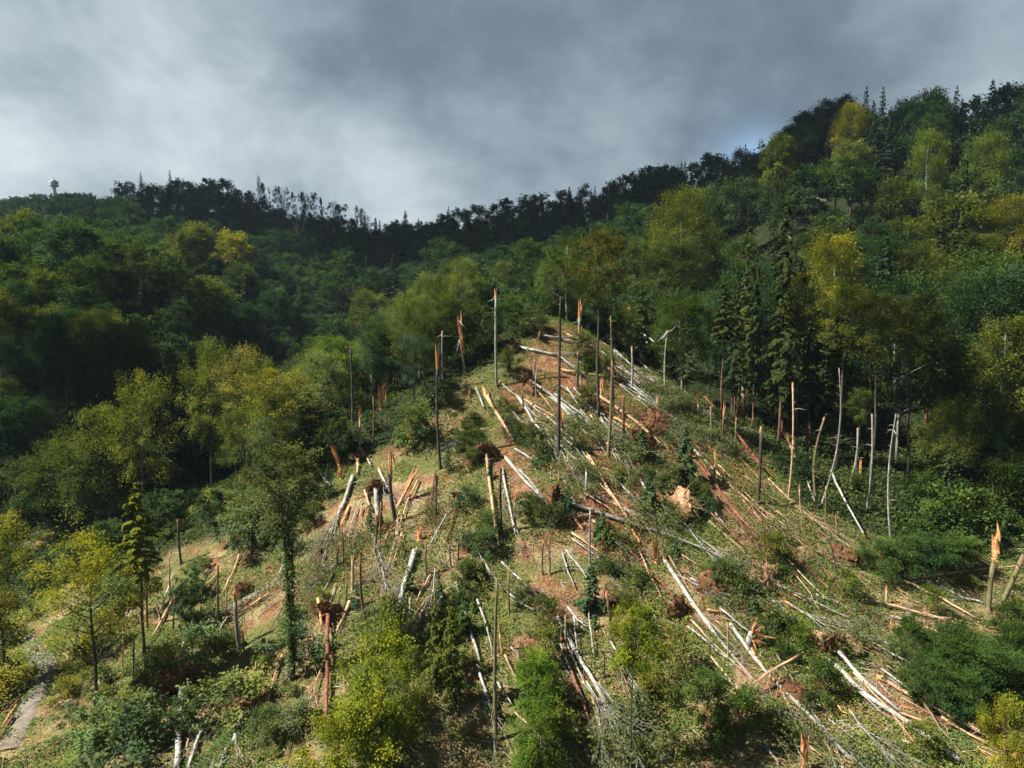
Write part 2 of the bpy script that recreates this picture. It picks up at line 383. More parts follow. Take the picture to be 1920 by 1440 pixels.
def crown(seed, Hc, Rc, ncl, nlf, leaf, prof=.42, cl=1.25, lump=.25, low=0.0, droop=0.1):
    r = np.random.RandomState(seed)
    z = r.uniform(0.02, 1, ncl) ** .8; th = r.uniform(0, 2 * np.pi, ncl)
    rr = np.sqrt(np.clip(1 - ((z - prof) / np.where(z > prof, 1.03 - prof, prof + .12)) ** 2, 0.02, 1))
    ph = r.uniform(0, 6.28, 4)
    rr *= 1 + lump * np.sin(2 * th + ph[0] + 3 * z) + lump * .8 * np.sin(3 * th + ph[1] - 5 * z) + lump * .5 * np.sin(5 * th + ph[2] + 7 * z)
    fr = 1 - .55 * r.uniform(0, 1, ncl) ** 2.2
    C_ = np.stack([np.cos(th) * rr * fr * Rc, np.sin(th) * rr * fr * Rc, z * Hc], 1) + r.normal(0, .25, (ncl, 3))
    out = np.stack([np.cos(th), np.sin(th), (z - .40) * 2.0 - droop], 1) + r.normal(0, .25, (ncl, 3))
    out /= np.linalg.norm(out, axis=1, keepdims=True)
    up = np.array([0, 0, 1.0]) + r.normal(0, .28, (ncl, 3))
    side = np.cross(up, out); side /= np.linalg.norm(side, axis=1, keepdims=True); upn = np.cross(out, side)
    ca = cl * r.uniform(.6, 1.35, ncl)
    per = nlf // ncl; k = np.repeat(np.arange(ncl), per); n = len(k)
    g = r.normal(0, .5, (n, 3)); L_ = np.abs(g[:, 0]) * 1.0
    a = g[:, 0] * 1.15; b = g[:, 1] * .95 ; c = g[:, 2] * .75 - .16 * (a * a + b * b)
    cen = C_[k] + out[k] * (a * ca[k])[:, None] + side[k] * (b * ca[k])[:, None] + upn[k] * (c * ca[k])[:, None]
    axd = out[k] * .8 + side[k] * (b * .9)[:, None] + r.normal(0, .4, (n, 3)) - np.array([0, 0, .15])
    nr = upn[k] + out[k] * .2 + np.array([0, 0, .45]) + r.normal(0, .42, (n, 3))
    vcl = np.clip(r.normal(.45, .2, ncl) + .12 * (z - .5), 0, 1)
    v = np.clip(vcl[k] + r.normal(0, .13, n), 0, 1)
    return leaves(cen, axd, nr, leaf * r.uniform(.6, 1.3, n), v), C_

def conifer(seed, Hc, Rc, nwh, nlf, leaf, droop=.35, bare=0.0, ragged=.25):
    r = np.random.RandomState(seed)
    nb = nwh
    z = np.linspace(0.0, .985, nb) + r.normal(0, .008, nb); th = np.arange(nb) * 2.4 + r.normal(0, .4, nb)
    ln = Rc * ((1 - z) ** .8 * .95 + .05) * (1 + ragged * r.normal(0, 1, nb)); ln = np.clip(ln, .12, None) * (0.55 + .45 * np.clip(z * 6, 0, 1))
    wgt = ln / ln.sum(); cnt = np.maximum(3, (wgt * nlf).astype(int)); k = np.repeat(np.arange(nb), cnt); n = len(k)
    t = r.uniform(.08, 1, n) ** .75
    d = np.stack([np.cos(th), np.sin(th), np.zeros(nb)], 1); sd = np.stack([-np.sin(th), np.cos(th), np.zeros(nb)], 1)
    w = r.uniform(-1, 1, n) * (1 - t * .75) * .36 * ln[k]
    zz = z[k] * Hc - droop * t * t * ln[k] + .1 * ln[k] * t - np.abs(w) * .25 - r.uniform(0, 1, n) ** 2 * .28 * (0.4 + t)
    cen = d[k] * (t * ln[k])[:, None] + sd[k] * w[:, None]; cen[:, 2] = zz
    axd = d[k] * .8 + sd[k] * np.sign(w)[:, None] * .7 + np.array([0, 0, -.55]) + r.normal(0, .3, (n, 3))
    nr = np.array([0, 0, 1.0]) + d[k] * .5 + r.normal(0, .35, (n, 3))
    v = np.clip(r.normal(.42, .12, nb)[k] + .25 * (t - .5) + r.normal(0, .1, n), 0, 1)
    return leaves(cen, axd, nr, leaf * r.uniform(.6, 1.3, n), v)

def trunk_mesh(seed, Ht, rb, C_, base, mat, name='trunk', nbr=22, lean=.02):
    """bole with limbs that reach towards the leaf clusters (C_ in crown space, crown starts at base)"""
    r = np.random.RandomState(seed); T = Tubes()
    off = r.normal(0, lean, 2) * Ht
    def axis_(z): q = z / Ht; return np.array([off[0] * q * q + .12 * math.sin(z * .5 + seed), off[1] * q * q + .12 * math.cos(z * .4 + seed), z])
    zs = np.linspace(-.8, Ht * .93, 9); T.tube([axis_(max(z, -0.8)) for z in zs], [rb * (1 - .86 * max(z, 0) / Ht) * (1.35 if z < .2 else 1) for z in zs], 7, wob=.05)
    if C_ is not None:
        ids = r.permutation(len(C_))[:nbr]
        for i in ids:
            c = C_[i] + np.array([0, 0, base]); hd = math.hypot(c[0], c[1])
            z0 = max(base * .75, c[2] - hd * r.uniform(.6, 1.1)); z0 = min(z0, Ht * .88)
            p0 = axis_(z0); m_ = p0 * .45 + c * .55 + np.array([0, 0, -.25]) ; r0 = rb * .30 * (1 - .7 * z0 / Ht) + .02
            T.tube([p0, m_, c], [r0, r0 * .55, .015], 4, cap=False)
    return T.mesh(name, mat)

# --- broadleaf kinds, unit = metres, later scaled to the height wanted
BROAD = []       # near / mid detail: (crown mesh, trunk mesh, nominal height)
specs = [(20, 13, 5.2, .42), (22, 12, 4.6, .5), (18, 11, 5.4, .45), (24, 15, 4.6, .45), (19, 12, 4.9, .38), (21, 15, 4.0, .5), (17, 11, 4.4, .5), (23, 13, 5.6, .42)]
for i, (Ht, Hc, Rc, pf) in enumerate(specs):
    (V, Fc, v), C_ = crown(100 + i, Hc, Rc, 130, 21000, .25, pf, cl=1.3, lump=.2)
    V[:, 2] += Ht - Hc
    BROAD.append((mesh_from('crown', V, Fc, M_leaf, attr=v), trunk_mesh(200 + i, Ht, .26, C_, Ht - Hc, B_dark if i % 3 else B_grey), Ht, Rc))
BMID = []
for i, (Ht, Hc, Rc, pf) in enumerate(specs[:7]):
    (V, Fc, v), C_ = crown(300 + i, Hc, Rc * .95, 75, 8000, .42, pf, cl=1.35, lump=.13)
    V[:, 2] += Ht - Hc
    BMID.append((mesh_from('crown', V, Fc, M_leaf, attr=v), trunk_mesh(400 + i, Ht, .26, C_, Ht - Hc, B_dark, nbr=8), Ht, Rc))
# open crowns: light airy trees of the near left, leaves sparse so that the limbs show
OPEN = []
for i, (Ht, Hc, Rc) in enumerate([(15, 10, 3.2), (17, 11, 3.6), (14, 9, 3.4), (18, 11, 3.9), (16, 12, 2.9)]):
    (V, Fc, v), C_ = crown(500 + i, Hc, Rc, 95, 11000, .185, .5, cl=.95, lump=.3)
    V[:, 2] += Ht - Hc
    OPEN.append((mesh_from('crown', V, Fc, M_leaf, attr=v), trunk_mesh(520 + i, Ht, .17, C_, Ht - Hc, B_dark, nbr=40, lean=.03), Ht, Rc))
CONI = []
for i, (Ht, Rc) in enumerate([(28, 3.4), (25, 3.0), (30, 3.8), (22, 3.2)]):
    V, Fc, v = conifer(600 + i, Ht * .8, Rc, 110, 9000, .34)
    V[:, 2] += Ht * .2
    CONI.append((mesh_from('crown', V, Fc, M_needle, attr=v), trunk_mesh(640 + i, Ht, .24, None, 0, B_brown, lean=.004), Ht, Rc))
CBARE = []       # tall bare boles with a crown only on top
for i, (Ht, Rc) in enumerate([(27, 2.6), (29, 2.9)]):
    V, Fc, v = conifer(660 + i, Ht * .45, Rc, 70, 6500, .34)
    V[:, 2] += Ht * .55
    CBARE.append((mesh_from('crown', V, Fc, M_needle, attr=v), trunk_mesh(670 + i, Ht, .22, None, 0, B_brown, lean=.006), Ht, Rc))
YOUNG = []       # young conifers in the clearing
for i, (Ht, Rc) in enumerate([(7, 1.5), (5, 1.3), (9, 1.7)]):
    V, Fc, v = conifer(680 + i, Ht * .93, Rc, 60, 3200, .22)
    V[:, 2] += Ht * .07
    YOUNG.append((mesh_from('crown', V, Fc, M_needle, attr=v), trunk_mesh(690 + i, Ht, .09, None, 0, B_brown, lean=.006), Ht, Rc))
BUSH = []
for i, (Hc, Rc) in enumerate([(1.8, 1.5), (2.4, 1.4), (1.3, 1.9), (3.2, 1.7), (2.0, 2.1)]):
    (V, Fc, v), C_ = crown(700 + i, Hc, Rc, 34, 2300, .17, .35, cl=.5, lump=.3)
    T = Tubes(); r = np.random.RandomState(730 + i)
    for c in C_[:12]: T.tube([(0, 0, -.3), c * .5 + np.array([0, 0, -.1]), c], [.035, .025, .008], 4, cap=False)
    BUSH.append((mesh_from('foliage', V, Fc, M_leaf, attr=v), T.mesh('stems', B_brown), Hc, Rc))

PROJ = []
def put_tree(kind, x, y, ht, label, cat, group, col, name='broadleaf_tree', wscale=1.0, rot=None, crown_name='crown', zoff=0, lean=0):
    cm, tm, H0, R0 = kind
    e = ob(name, None, loc=(x, y, float(ground(x, y)) - .1 + zoff), rot=(lean * .5, lean, R.uniform(0, 6.28) if rot is None else rot))
    s = ht / H0; e.scale = (s * wscale, s * wscale, s)
    e.empty_display_size = 1
    tag(e, label, cat, group)
    a = ob(tm.name.split('.')[0], tm, e); b = ob(crown_name, cm, e); b.color = (*col, 1)
    PROJ.append((x, y))
    return e
GREENS = {   # base colours (linear); dark and blue pushed towards the teal of shade
 'dark': (.038, .073, .034), 'mid': (.066, .098, .028), 'olive': (.106, .122, .025), 'yellow': (.22, .20, .022), 'bright': (.14, .18, .034),
 'blue': (.055, .098, .055), 'grey': (.145, .175, .072), 'rust': (.17, .12, .03)}
def jit(c, a=.14):
    k = 1 + R.uniform(-a, a); return (c[0] * k * (1 + R.uniform(-a, a) * .6), c[1] * k, c[2] * k * (1 + R.uniform(-a, a)))

# extra kinds used for single trees seen in the photograph
def kind(seed, Ht, Hc, Rc, ncl, nlf, leaf, rb, bark, cl=1.0, nbr=20, pf=.5, lump=.25, lean=.012, mat=None):
    (V, Fc, v), C_ = crown(seed, Hc, Rc, ncl, nlf, leaf, pf, cl=cl, lump=lump)
    V[:, 2] += Ht - Hc
    return (mesh_from('crown', V, Fc, mat or M_leaf, attr=v), trunk_mesh(seed + 1, Ht, rb, C_, Ht - Hc, bark, nbr=nbr, lean=lean), Ht, Rc)
LOLLI = [kind(801, 25, 8.5, 2.9, 70, 10500, .19, .22, B_dark, cl=.85), kind(805, 12, 7.5, 2.8, 60, 8500, .2, .15, B_grey, cl=.85)]
SPARSE = [kind(811, 20, 10, 1.9, 34, 1500, .36, .2, B_dark, cl=.6, nbr=12, lump=.3), kind(815, 20, 11, 1.5, 12, 600, .40, .14, B_grey, cl=.7, nbr=9, lump=.35),
          kind(818, 18, 8, 2.4, 40, 2400, .38, .2, B_dark, cl=.7, nbr=14, lump=.3)]
SAPL = [kind(821, 6, 5.4, 2.2, 70, 12000, .135, .07, B_dark, cl=.62, nbr=30, pf=.4), kind(825, 7, 6.0, 1.9, 60, 11000, .135, .07, B_dark, cl=.6, nbr=30, pf=.45),
        kind(829, 5, 4.6, 2.4, 70, 12000, .135, .07, B_brown, cl=.6, nbr=30, pf=.4)]
WEEP = [kind(833, 14, 5.5, 2.3, 60, 11000, .15, .11, B_dark, cl=.65, nbr=16, pf=.6, lump=.15)]

def P(px, py, Y):
    d = pdir(px, py); s = Y / d[1]; return np.array([d[0] * s, Y, CAMZ + d[2] * s])

def hand(kindl, top, base, col, label, cat='tree', group=None, hw=None, name='broadleaf_tree', w=0):
    """a tree known by its top pixel and its foot (a pixel, or a distance when the foot is hidden)"""
    if isinstance(base, tuple): b = at(*base)
    else:
        q = P(top[0], top[1], base); b = np.array([q[0], base, float(ground(q[0], base))])
    ht = max(4.0, float(upz(top[0], top[1], b[1]) - b[2]) + .3)
    ws = 1.0
    if hw: ws = (hw * b[1] / F) / (kindl[3] * ht / kindl[2])
    return put_tree(kindl, b[0], b[1], ht, label, cat, group, GREENS[col] if isinstance(col, str) else col, name, wscale=ws)

# ------------------------------------------------------------------ trees that can be told apart
hand(OPEN[0], (190, 772), (205, 1058), 'olive', 'slender olive-green tree with a straight bare bole, left of the leaning conifer crown', hw=58)
hand(OPEN[3], (258, 710), 106, (.15, .16, .03), 'tall bright domed tree standing against the black ravine', hw=58)
hand(CBARE[0], (268, 905), (274, 1288), (.14, .15, .02), 'conifer with a yellow-green tuft on a long dark bare trunk in the left foreground', 'conifer', hw=44, name='conifer_tree')
hand(OPEN[1], (142, 1012), (180, 1330), (.22, .215, .028), 'golden-yellow tree with forked dark stems in the left foreground', hw=80)
hand(OPEN[4], (20, 985), (8, 1290), (.16, .16, .03), 'yellow-green tree cut by the left edge above the track', hw=55)
hand(OPEN[2], (388, 648), 122, (.14, .16, .035), 'pale green tree at the right edge of the black ravine', hw=38)
hand(OPEN[1], (455, 655), 117, (.20, .18, .05), 'greyish yellow tree with half bare crown above the young wood', hw=46)
hand(OPEN[3], (515, 700), (535, 905), (.20, .19, .035), 'broad golden tree with dark forked limbs left of the clearing', hw=66)
hand(LOLLI[1], (1062, 452), 121, 'mid', 'green round-topped tree on a thin pale stem at the top of the clearing', hw=40)
hand(LOLLI[0], (1131, 440), (1121, 788), (.10, .092, .022), 'tall tree with a brownish crown on a long dark bole in the upper clearing', hw=42)
hand(BROAD[0], (1283, 366), 178, (.13, .14, .022), 'large golden-green tree above the right shoulder of the clearing', hw=52)
hand(BROAD[5], (1594, 196), 262, (.17, .155, .025), 'narrow yellow tree glowing against the dark skyline wood', hw=24)
hand(BMID[1], (1600, 270), 240, (.16, .17, .07), 'pale grey-green tree below the narrow yellow one', hw=38)
hand(BROAD[3], (1742, 250), 215, (.13, .17, .03), 'bright green domed tree below the right skyline', hw=34)
hand(BROAD[1], (1850, 262), 205, (.12, .16, .04), 'light green tree under the two skyline spruces', hw=40)
hand(BROAD[6], (1560, 450), 150, (.20, .19, .02), 'bright yellow spreading tree in the middle of the right hillside', hw=44)
hand(BROAD[4], (1900, 375), 190, (.17, .155, .025), 'golden tree at the right edge of the hillside', hw=50)
hand(CONI[0], (1440, 362), (1460, 838), (.038, .055, .018), 'very tall dark spruce beside the right flank of the clearing', 'conifer', hw=40, name='conifer_tree')
hand(CONI[2], (1405, 430), 108, (.07, .085, .02), 'tall olive spruce just left of the tallest spruce', 'conifer', hw=30, name='conifer_tree')
for x, y, Y, hw, lab in ((1476, 430, 104, 24, 'dark narrow spruce right behind the tallest spruce'), (1500, 480, 102, 22, 'slim dark spruce, second right of the tallest one'), (1421, 470, 103, 22, 'dark spruce filling the gap between the two tallest'), (1384, 500, 105, 20, 'small dark spruce left of the spruce group'), (1525, 520, 104, 20, 'shaded spruce at the right end of the spruce group')):
    hand(CONI[int(x) % 4], (x, y), Y, (.034, .055, .024), lab, 'conifer', hw=hw, name='conifer_tree')
for i, (x, y, Y, hw) in enumerate([(1862, 148, 282, 21), (1891, 153, 280, 22), (1795, 160, 282, 17), (1640, 215, 245, 22), (1668, 205, 255, 18), (1820, 225, 235, 24), (1848, 300, 205, 26), (1812, 290, 200, 28), (1690, 400, 170, 22)]):
    hand(CONI[i % 4], (x, y), Y, (.030, .052, .024), ['pointed spruce on the skyline, left of the skyline pair', 'pointed spruce on the skyline, last before the right edge', 'small spruce tip on the skyline wood', 'dark spruce right of the narrow yellow tree',
        'taller dark spruce right of the narrow yellow tree', 'dark spruce right of the bright domed tree', 'broad dark spruce low on the right hillside', 'dark spruce beside the broad one on the right hillside', 'dark spruce above the right-hand wood'][i], 'conifer', hw=hw, name='conifer_tree')
hand(BROAD[7], (1392, 288), 285, (.045, .065, .024), 'dark round tree beside the blue gap in the clouds', hw=30)
hand(SPARSE[1], (1426, 262), 285, (.05, .06, .03), 'thin half dead tree in the blue gap on the skyline', hw=10)
for i, (x, y, Y, hw) in enumerate([(172, 372, 350, 17), (155, 395, 345, 15), (192, 385, 340, 16), (135, 410, 330, 14)]):
    reg(hand(CONI[i % 4], (x, y), Y, (.022, .045, .028), 'black-green spruce below the far tower hill', 'conifer', 'spruces below the far tower hill', hw=hw, name='conifer_tree'), x, y, hw)
for i, (x, y, hw) in enumerate([(485, 333, 8), (492, 345, 5), (505, 349, 4), (519, 352, 7), (530, 354, 8), (539, 352, 8), (549, 362, 6), (566, 360, 9), (574, 366, 6), (588, 362, 11), (601, 374, 6), (614, 379, 7), (626, 376, 8), (634, 386, 6), (645, 382, 10), (668, 388, 8), (678, 392, 13)]):
    reg(hand(SPARSE[(i * 5) % 3] if i % 4 else OPEN[1], (x, y + (i * 7) % 5), 418 + (i % 3) * 8, (.035, .05, .026), 'thin ragged tree standing clear on the left ridge', 'tree', 'ragged survivors along the left ridge', hw=hw * (.5 + .16 * ((i * 3) % 5)), name='ragged_tree'), x, y, hw)
for i, (x, y, yb) in enumerate([(537, 440, 455), (555, 400, 448), (569, 395, 446), (592, 410, 440), (602, 398, 436)]):
    reg(hand(SPARSE[1], (x, y - 8), 385, (.07, .09, .05), 'bare pale stem below the left ridge', 'tree', 'pale stems below the left ridge', hw=5, name='ragged_tree'), x, y, 5)
# live trees whose bare boles show at the edge of the right-hand wood
for i, (tx, ty, bx, by, c, h) in enumerate([(1358, 520, 1352, 790, (.06, .075, .02), 26), (1408, 560, 1403, 790, (.06, .085, .03), 32), (1441, 520, 1440, 752, (.05, .07, .02), 30), (1499, 520, 1491, 846, (.10, .105, .02), 36),
        (1520, 560, 1512, 830, (.05, .065, .02), 30), (1650, 560, 1634, 900, (.09, .10, .02), 46), (1585, 540, 1570, 880, (.10, .11, .02), 44), (1720, 560, 1700, 900, (.07, .085, .02), 46)]):
    hand(CBARE[i % 2] if i in (0, 2, 4) else LOLLI[0], (tx, ty), (bx, by), c, ['thin dark-boled conifer just right of the clearing', 'blue-green tree on a pale foot right of the clearing', 'slim conifer left of the tallest spruce trunk', 'olive tree with a thick black bole by the broken pole',
         'slim dark conifer in the shade of the right wood', 'olive tree over the twin boles of the right wood', 'large olive-crowned tree in the middle of the right wood', 'dusky crowned tree deep in the right wood'][i], 'tree' if i not in (0, 2, 4) else 'conifer', hw=h,
         name='broadleaf_tree' if i not in (0, 2, 4) else 'conifer_tree')
# the ivy-clad tree
iv = hand(LOLLI[0], (540, 842), (549, 1276), (.09, .105, .04), 'tall tree with an ivy-covered trunk rising from the lower left of the clearing', hw=62, name='ivy_clad_tree')
r_ = np.random.RandomState(5); n = 2600; zz = r_.uniform(2.2, 17, n); th = r_.uniform(0, 6.28, n); rr = .28 + r_.uniform(0, 1, n) ** 2 * (.55 + .35 * np.sin(zz * 1.3) + .25 * np.sin(zz * 3.1 + th))
cen = np.stack([np.cos(th) * rr, np.sin(th) * rr, zz], 1)
V, Fc, v = leaves(cen, r_.normal(0, 1, (n, 3)) - np.array([0, 0, .6]), np.stack([np.cos(th), np.sin(th), th * 0 + .5], 1), r_.uniform(.14, .26, n), r_.uniform(.2, .6, n))
o = ob('ivy', mesh_from('ivy', V, Fc, M_leaf, attr=v), iv); o.color = (.055, .088, .028, 1)
# lower foreground
hand(SAPL[0], (735, 1180), (720, 1415), (.175, .20, .022), 'big sunlit yellow-green maple in the bottom centre-left', hw=68)
hand(SAPL[2], (650, 1345), (640, 1500), (.20, .22, .025), 'yellow maple cut by the bottom edge below the big one', hw=72)
hand(SAPL[1], (1000, 1232), (1004, 1340), (.10, .165, .022), 'fresh green bushy tree left of the pale mossy log', hw=42)
hand(SAPL[0], (1012, 1325), (1010, 1470), (.085, .14, .022), 'fresh green tree cut by the bottom edge below its twin', hw=50)
hand(SAPL[1], (1345, 1262), (1345, 1400), (.07, .125, .03), 'green bush-like tree right of the bottom centre', hw=48)
hand(WEEP[0], (1183, 1142), (1184, 1452), (.165, .19, .018), 'young drooping yellow-green tree on a thin dark stem at the bottom centre', hw=46)
hand(YOUNG[0], (1105, 1062), (1108, 1152), (.05, .10, .045), 'bluish young conifer beside the thin dark pole', 'conifer', hw=30, name='young_conifer')
hand(YOUNG[2], (845, 1105), (848, 1330), (.07, .09, .02), 'young spruce with a thin reddish stem left of the mossy dead trunk', 'conifer', hw=34, name='young_conifer')
hand(YOUNG[2], (815, 1125), (818, 1292), (.08, .095, .02), 'young spruce with a bare lower stem above the yellow maple', 'conifer', hw=32, name='young_conifer')
hand(YOUNG[1], (1215, 895), (1218, 955), (.06, .11, .05), 'small bluish spruce above the bare scar of red earth', 'conifer', hw=22, name='young_conifer')
hand(YOUNG[1], (1200, 820), (1202, 862), (.05, .10, .04), 'small dark spruce on red earth near the torn-up roots', 'conifer', hw=18, name='young_conifer')
hand(YOUNG[0], (1128, 980), (1130, 1020), (.06, .11, .04), 'bushy little conifer in front of the long grey trunk', 'conifer', hw=24, name='young_conifer')
hand(YOUNG[0], (1280, 800), (1283, 905), (.06, .10, .045), 'sparse young conifer on the right edge of the scar', 'conifer', hw=30, name='young_conifer')
hand(SAPL[2], (1885, 1330), (1880, 1440), (.19, .19, .02), 'yellow bush at the lower right edge above the orange stump', 'bush', hw=44, name='shrub')
for i, (x, y, yb, hw) in enumerate([(1780, 1190, 1270, 46), (1840, 1215, 1310, 50), (1890, 1180, 1270, 40), (1730, 1240, 1320, 38), (1800, 1270, 1350, 42), (1700, 1180, 1240, 30), (1720, 1010, 1080, 52), (1795, 1010, 1070, 40), (1650, 1030, 1085, 40)]):
    reg(hand(SAPL[i % 3], (x, y), (x, yb), jit((.055, .10, .026)), 'dark green leafy thicket bush on the lower right slope', 'bush', 'thicket on the lower right slope', hw=hw, name='shrub'), x, y, hw)
for i, (x, y, yb, hw, lab) in enumerate([(996, 585, 628, 25, 'round dark bush on the left shoulder of the upper clearing'), (1090, 650, 672, 16, 'small dark bush by the pale logs in the upper clearing'), (955, 680, 705, 20, 'grey-green bush beside the curved pale trunk'),
        (745, 660, 700, 24, 'rounded bush among the stems left of the clearing'), (1140, 690, 715, 14, 'low bush behind the tall dark pole')]):
    hand(SAPL[i % 3], (x, y), (x, yb), (.075, .09, .025), lab, 'bush', hw=hw, name='shrub')

# ------------------------------------------------------------------ broken standing trees
def flare(r): return [r * 1.5, r * 1.08, r]
SN_GROUP = None
SNPX = []
def snag(top, base, w, bark, brk, label, twig=(), name='broken_tree', w2=None, n=7, sect=None, lean_tip=None):
    """top/base pixels; w trunk width in pixels; brk length of the splintered break in pixels"""
    SNPX.append((top, base)); b = at(*base); Y = b[1]; k = Y / F
    t = P(top[0], top[1], Y); r0 = w * k / 2; L_ = np.linalg.norm(t - b)
    e = ob(name, None, loc=tuple(b)); e.empty_display_size = 1
    tag(e, label, 'broken tree')
    T = Tubes(); ax = (t - b) / L_; bl = brk * k
    m = max(4, int(L_ / 1.6)); top_r = r0 * (w2 or .72)
    bend = NR.normal(0, .022, 3) * L_; bend[2] = 0
    def cl(s): return ax * s * (L_) + bend * math.sin(s * math.pi)
    s1 = 1 - bl / L_
    ss = np.concatenate([[-.6 / L_, .012, .04], np.linspace(.09, s1, m)])
    rad = [(r0 * (1.5 if s < 0 else 1.22 if s < .02 else 1.06 if s < .05 else 1.0)) * (1 - (1 - top_r / r0) * max(0, s)) for s in ss]
    T.tube([cl(s) for s in ss], rad, 9, wob=.07)
    T.build('trunk', BK[bark], e)
    if brk > 0:
        S = Tubes(); c0 = cl(s1); rr = rad[-1]
        for i in range(n):
            a = 2 * math.pi * i / n; a1 = np.array([math.cos(a), math.sin(a), 0]) * rr * .55
            ln = bl * NR.uniform(.45, 1.15) * (1.25 if i == 0 else 1)
            S.spike(c0 + a1 - ax * rr * 1.2, ax + a1 / rr * NR.uniform(.0, .16), rr * 1.5, ln + rr * 1.2)
        S.build('splintered_top', B_wood, e, smooth=False)
    if sect:                                        # torn bare wood part-way up the trunk
        S = Tubes(); sa, sb = sect; 
        for i in range(5):
            q = NR.uniform(0, 6.28); a1 = np.array([math.cos(q), math.sin(q) - .8, 0]); a1 /= np.linalg.norm(a1) + 1e-6
            s_ = NR.uniform(sa, sa + (sb - sa) * .3); rz = r0 * (1 - (1 - top_r / r0) * s_)
            S.spike(cl(s_) + a1 * rz * .75, ax + a1 * .04, rz * 1.5, (sb - s_) * L_, .5)
        S.build('torn_wood', B_wood, e, smooth=False)
    if L_ > 5:                                      # snapped stubs left along the bole
        for _ in range(int(L_ * .55) + 1):
            s_ = NR.uniform(.3, s1); q = NR.uniform(0, 6.28); rz = r0 * (1 - (1 - top_r / r0) * s_); d_ = np.array([math.cos(q), math.sin(q), NR.uniform(-.25, .7)]); l_ = NR.uniform(.25, 1.5)
            B = Tubes(); B.tube([cl(s_), cl(s_) + d_ * l_ * .5, cl(s_) + d_ * l_ + np.array([0, 0, NR.uniform(-.3, .1)])], [rz * .32 + .015, rz * .2 + .01, .012], 4, cap=False); B.build('branch_stub', BK[bark], e)
    for tw in twig:                                 # (fraction up, dx px, dy px, width px, bark)
        s, dx, dy, tw_w, tb = tw
        p0 = cl(s); p1 = p0 + np.array([dx * k, NR.uniform(-.3, .3) * abs(dx) * k, -dy * k]); pm = (p0 + p1) / 2 + np.array([0, 0, -.12 * abs(dx) * k]) + NR.normal(0, .06, 3)
        B = Tubes(); B.tube([p0, pm, p1], [tw_w * k / 2, tw_w * k * .4, tw_w * k * .12], 5)
        B.build('branch', BK[tb], e)
    return e

